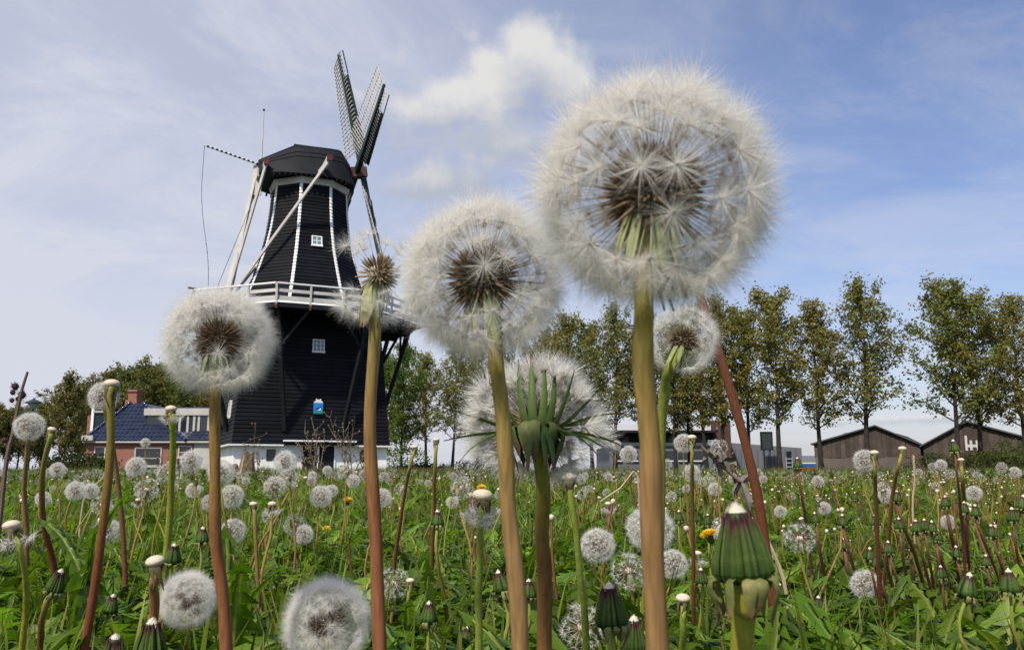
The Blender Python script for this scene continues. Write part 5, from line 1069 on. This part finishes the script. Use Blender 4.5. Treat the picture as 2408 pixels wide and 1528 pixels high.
for n_, d0, d1, s0, s1 in ((520, 1.1, 4.0, .55, 1.2), (2400, 3.8, 13, .6, 1.25), (1800, 12, 30, .7, 1.4)):
    p_, u_ = sample(n_, d0, d1); p_ = p_[rs.random(n_) < np.clip(.55+.8*u_, .2, 1)]
    for v in range(4):
        q_ = p_[v::4]; k_ = len(q_); bag.put(BT[v], rot_mats(np.hstack([q_, np.zeros((k_, 1))]), rs.uniform(0, 6.28, k_), rs.uniform(s0, s1, k_), rs.normal(0, .16, k_), rs.uniform(0, 6.28, k_)))
o = link('dandelion_field', bag.mesh('dandelion_field', [M_STEM, M_REC, M_PAP, M_ACH])); tag(o, 'countless small dandelions spreading towards the mill and barns', 'dandelions', None, 'stuff')
# ------------------------------------------------------------------ leaves
BL, RIB = (.090, .160, .014), (.20, .25, .06)
def leaf_mb(nseg, e0=68, e1=5, width=.15, seed=0, jag=.9):
    r2 = np.random.default_rng(seed); m = MB(); pts = []; p = np.zeros(3); 
    for i in range(nseg+1):
        t = i/nseg; pts.append(p.copy()); e = R(e0+(e1-e0)*t); p = p+np.array([math.cos(e), r2.normal(0, .05), math.sin(e)])/nseg
    for i in range(nseg):
        t = (i+.5)/nseg; w = width*(.25+.95*math.sin(math.pi*min(1, t**.75*.93)))*r2.uniform(.75, 1.2); a, b = pts[i], pts[i+1]; d = (b-a); nrm = np.array([-d[2], 0, d[0]]); nrm /= np.linalg.norm(nrm); sh = r2.uniform(.8, 1.2); cb = tuple(x*sh for x in BL)
        for s in (-1, 1):
            core = .016*(1-.5*t)+w*.13; la = a+np.array([0, s*core, 0])+nrm*.01; lb = b+np.array([0, s*core*.9, 0])+nrm*.01; tip = a*.9+b*.1-d*jag*.35*r2.uniform(.4, 1.2)+np.array([0, s*w, 0])+nrm*w*r2.uniform(-.05, .45); tip2 = a*.35+b*.65+np.array([0, s*w*.55, 0])+nrm*w*.2*r2.uniform(0, 1)
            m.add([a, b, lb, la, tip, tip2], [(0, 1, 2, 3) if s > 0 else (3, 2, 1, 0), (3, 5, 4), (3, 2, 5)], 0, [RIB, RIB, cb, cb, cb, cb])
    a = pts[-1]; d = pts[-1]-pts[-2]; w = width*.55; m.add([a+np.array([0, -w, 0])-d*.3, a+np.array([0, w, 0])-d*.3, a+d*.9], [(0, 1, 2)], 0, [BL, BL, BL]); return m
LEAFT = [tri_arrays(leaf_mb(8, 75-5*i, -15+8*i, .135+.02*(i % 3), i, 1.3)) for i in range(6)]; LEAFM = [tri_arrays(leaf_mb(3, 72, 0, .17, 20+i)) for i in range(4)]; LEAFF = [tri_arrays(leaf_mb(2, 72, 0, .18, 30+i)) for i in range(4)]
LEAFO = [np_mesh('leaf', t[0], t[1], t[2], M_DL, t[3]) for t in (tri_arrays(leaf_mb(13, 80-6*i, -12+10*i, .085+.018*(i % 3), 50+i, 1.6)) for i in range(6))]
# upright single leaves and nearby rosettes one can pick out
def rosette(x, y, nl, L0, L1, label, group, upright=0, yaw0=None):
    root = empty('leaf_rosette', (x, y, 0), label, 'plant', group)
    for i in range(nl):
        a = (i*2.4+rs.normal(0, .2)) if yaw0 is None else yaw0; s = rs.uniform(L0, L1); Mx = Matrix.Rotation(a, 4, 'Z') @ Matrix.Rotation(R(-upright+rs.normal(0, 7)), 4, 'Y') @ Matrix.Scale(s, 4); link('leaf', LEAFO[rs.integers(0, 6)], root, Mx)
    return root
pl = P(215, 1330, 1.0); rosette(pl.x, 1.0, 3, .20, .235, 'tall upright toothed leaves standing beside the leaning brown stem', None, 34)
pl = P(562, 1300, .80); rosette(pl.x, .80, 3, .17, .20, 'pointed upright leaves rising just past the gallery clock stem', None, 36)
for i in range(70):
    d = math.sqrt(rs.uniform(.72**2, 1.9**2)); x = d*rs.uniform(-.64, .64); rosette(x, d, int(rs.integers(7, 11)), .075, .125, 'low rosette of toothed green leaves between the dandelion stems', 'leaf rosettes in the foreground')
print('rosettes')
bag = Bag(); TB_ = 1.0
def leaves(T, n, d0, d1, L0, L1, zr=(0, .01), spread=.66, tl=.25):
    pts, _ = sample(n, d0, d1); z = rs.uniform(*zr, n); per = n//len(T)+1
    for i, t in enumerate(T):
        p = pts[i*per:(i+1)*per]; k = len(p)
        if not k: continue
        tint = TB_*rs.uniform(.45, 1.60, (k, 1))*np.stack([rs.uniform(.85, 1.25, k), np.ones(k), rs.uniform(.7, 1.2, k)], 1)
        bag.put(t, rot_mats(np.hstack([p, z[i*per:i*per+k, None]]), rs.uniform(0, 6.28, k), rs.uniform(L0, L1, k), rs.normal(0, tl, k), rs.uniform(0, 6.28, k)), tint)
leaves(LEAFT, 9800, .42, 3.2, .06, .135, (0, .03)); leaves(LEAFM, 16000, 3.0, 11, .08, .15, (0, .03)); TB_ = .78; leaves(LEAFF, 15000, 10, 46, .14, .24, (0, .04)); TB_ = 1.0
def blade(m, a, r1, r2, l, w, c):
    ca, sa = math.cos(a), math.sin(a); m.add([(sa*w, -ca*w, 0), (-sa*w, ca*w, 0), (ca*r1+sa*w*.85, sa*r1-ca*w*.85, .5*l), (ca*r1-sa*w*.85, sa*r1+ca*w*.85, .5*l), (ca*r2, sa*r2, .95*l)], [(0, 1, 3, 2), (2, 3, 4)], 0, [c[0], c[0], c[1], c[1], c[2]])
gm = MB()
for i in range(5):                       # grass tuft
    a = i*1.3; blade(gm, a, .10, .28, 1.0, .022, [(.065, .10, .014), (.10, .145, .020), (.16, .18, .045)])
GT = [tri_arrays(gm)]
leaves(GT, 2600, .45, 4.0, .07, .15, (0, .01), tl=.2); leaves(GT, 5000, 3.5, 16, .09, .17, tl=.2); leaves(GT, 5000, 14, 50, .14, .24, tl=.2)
o = link('leafy_ground_cover', bag.mesh('leafy_ground_cover', M_DL)); tag(o, 'thick mat of toothed dandelion leaves and grass covering the meadow', 'ground cover', None, 'stuff')
# dry rough grass and weeds along the far edge
bag = Bag(); dm = MB()
for i in range(7):
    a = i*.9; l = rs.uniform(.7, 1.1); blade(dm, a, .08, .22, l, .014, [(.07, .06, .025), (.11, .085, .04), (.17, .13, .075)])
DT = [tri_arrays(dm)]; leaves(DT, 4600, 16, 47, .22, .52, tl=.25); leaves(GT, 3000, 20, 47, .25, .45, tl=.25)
o = link('dry_rough_grass', bag.mesh('dry_rough_grass', M_DL)); tag(o, 'dry brownish rough grass along the far edge of the meadow', 'grass', None, 'stuff')
# ------------------------------------------------------------------ dry weeds, stumps
M_DRY = mat('dry_stalk', (.16, .115, .07), .85, .3, 6); M_DRYD = mat('dry_burr', (.060, .035, .035), .9, .3, 20)
def twigs(px, ytop, Y, nst, wid, label, seed, thick=.012):
    r2 = np.random.default_rng(seed); b = P(px, 1106, Y); b.z = 0; h = P(px, ytop, Y).z; root = empty('dry_weed', b, label, 'dry weed')
    for i in range(nst):
        q = MB(b); d = Vector((r2.normal(0, wid), r2.normal(0, wid), 1)).normalized(); p = b+Vector((r2.normal(0, .06), r2.normal(0, .06), 0)); pts = [p]; hh = h*r2.uniform(.55, 1.0)
        for s in range(7): d = (d+Vector(r2.normal(0, .09, 3))).normalized(); p = p+d*hh/7; pts.append(p)
        q.tube(pts, [thick*(1-.11*s) for s in range(8)], 5)
        for s in range(3, 8):
            for _ in range(2):
                d2 = (d*.7+Vector(r2.normal(0, .55, 3))).normalized(); e = pts[s]+d2*hh*r2.uniform(.08, .24); q.tube([pts[s], pts[s].lerp(e, .5)+Vector((0, 0, -.01)), e], [thick*.45, thick*.35, thick*.2], 4)
                if r2.random() < .5: q.tube([e-Vector((0, 0, .012)), e, e+Vector((0, 0, .02))], [.003, .014, .004], 5)
        q.build('stalk', M_DRY, root)
twigs(745, 985, 11, 6, .16, 'dry branching weed stalks before the mill door', 1); twigs(822, 965, 12, 6, .16, 'tall bare weed stalks with seed tips beside the mill door', 2); twigs(600, 1010, 13, 5, .2, 'thin dry weed stalks before the corner of the plastered base', 3, .009); twigs(868, 1005, 12, 4, .18, 'dry weed stalks half behind the worn dandelion stem', 4, .009); twigs(395, 1030, 14, 5, .22, 'wispy dry weed stalks before the house door', 5, .008); twigs(2160, 1050, 20, 6, .25, 'scraggly dry weeds before the barn valley', 6, .010); twigs(1735, 1045, 10, 5, .2, 'dry upright weeds before the brown brick tower', 7, .008)
def dead_plant():
    Y = 1.5; b = P(1760, 1190, Y); b.z = 0; root = empty('dead_plant', b, 'collapsed dead grey plant with curled leaves beside the bent red-brown stem', 'dead plant')
    q = MB(b); pts = smooth_path([b, P(1760, 1180, Y), P(1725, 1120, Y), P(1685, 1085, Y), P(1650, 1050, Y)], 4); q.tube(pts, .0028, 5); q.build('stalk', M_DRY, root)
    for i in range(16):
        t = 6+int(rs.integers(0, len(pts)-7)); p = pts[t]; d = Vector(rs.normal(0, 1, 3)).normalized(); q = MB(b); l = rs.uniform(.02, .04); q.strip([p, p+d*l*.4, p+d*l*.8+Vector((0, 0, -.006)), p+d*l*.9+Vector((0, 0, -.016))], Vector(rs.normal(0, 1, 3)), [.003, .007, .006, .001], .9, 0); q.build('curled_leaf', mat('grey_dead_leaf', (.16, .14, .12), .9, .3, 60), root)
dead_plant()
def burdock():
    Y = 1.35; top = P(65, 874, Y); root_b = P(10, 1130, Y); root_b.z = 0; root = empty('dried_burdock', root_b, 'dried burdock stalk with dark spiky burrs before the low trees', 'dry weed')
    q = MB(root_b); q.tube(smooth_path([root_b, P(12, 1110, Y), P(30, 1020, Y), P(44, 950, Y), P(52, 915, Y), top], 4), [.0042-.0001*i for i in range(21)], 6); q.build('stalk', mat('burdock_stalk', (.13, .085, .065), .85, .3, 30), root)
    for (x, y, r_) in ((36, 908, 14), (52, 928, 15), (30, 922, 10), (44, 938, 12), (28, 941, 9), (10, 1035, 10), (18, 1052, 9)):
        c = P(x, y, Y+rs.normal(0, .01)); rr_ = r_*Y/FPX*.62; q = MB(root_b); q.rev([(rr_*.4, -rr_), (rr_*.9, -rr_*.3), (rr_*.9, rr_*.3), (rr_*.4, rr_*.9)], 8, M=Matrix.Translation(c))
        for k in range(46): d = Vector(rs.normal(0, 1, 3)).normalized(); s = d.orthogonal().normalized()*rr_*.10; q.add([c+d*rr_*.7-s, c+d*rr_*.7+s, c+d*rr_*rs.uniform(1.3, 1.75)], [(0, 1, 2)])
        q.build('burr', M_DRYD, root)
burdock()
def stump(px, y0, Y, w, label, seed):
    r2 = np.random.default_rng(seed); b = P(px, 1106, Y); b.z = 0; h = P(px, y0, Y).z; root = empty('tree_stump', b, label, 'tree stump'); q = MB(b); n = 14; vs = []; prof = [r2.uniform(.78, 1.22) for _ in range(n)]
    for i, t in enumerate(np.linspace(0, 1, 7)):
        for j in range(n): a = 6.283*j/n; r_ = w/2*prof[j]*(1.25-.45*t)*r2.uniform(.95, 1.05); zz_ = h*t*(1 if t < 1 else r2.uniform(.86, 1.08)); vs.append(b+Vector((r_*math.cos(a)+.05*t*h, r_*math.sin(a), zz_)))
    q.add(vs, [(i*n+j, i*n+(j+1) % n, (i+1)*n+(j+1) % n, (i+1)*n+j) for i in range(6) for j in range(n)]+[tuple(range(6*n, 7*n))]); q.build('trunk_wood', mat('stump_wood', (.16, .115, .065), .9, .45, 5, bump=.6, bscale=18), root)
    q = MB(b); q.strip([b+Vector((-w*.2, -w*.52, h*.2)), b+Vector((-w*.1, -w*.5, h*.5)), b+Vector((0, -w*.44, h*.9))], (1, 0, 0), [w*.14, w*.12, w*.05], .2); q.build('split_face', mat('pale_split_wood', (.33, .25, .16), .85, .3, 9), root)
stump(577, 1062, 17, .26, 'split tree stump before the plastered corner of the mill', 1); stump(548, 1092, 17.3, .22, 'low broken stump right beside the taller split one', 2)
# dry stick by the barns and litter of pale old stalks
for (x0, y0, x1, y1, Y, lb) in ((2148, 1070, 2146, 1200, 2.0, 'pale broken upright stick between two clocks before the barns'), (1780, 1225, 1850, 1400, 1.1, 'pale dry bent straw beside the bent red-brown stem'), (1410, 1180, 1500, 1120, 1.9, 'pale straw lying across stems near the star clock'), (270, 1085, 195, 1180, 2.0, 'pale dry straw leaning before the brick house')):
    b = P(x1, y1, Y); q = MB(); a = P(x0, y0, Y); b2 = Vector((b.x, b.y, 0)); o = MB(b2); o.tube(smooth_path([b2, b, b.lerp(a, .5)+Vector((.004, 0, .003)), a], 3), .0022, 5); r_ = o.build('dry_stick', mat('pale_straw', (.40, .31, .20), .8, .2, 30)); r_.location = b2; tag(r_, lb, 'dry stick')
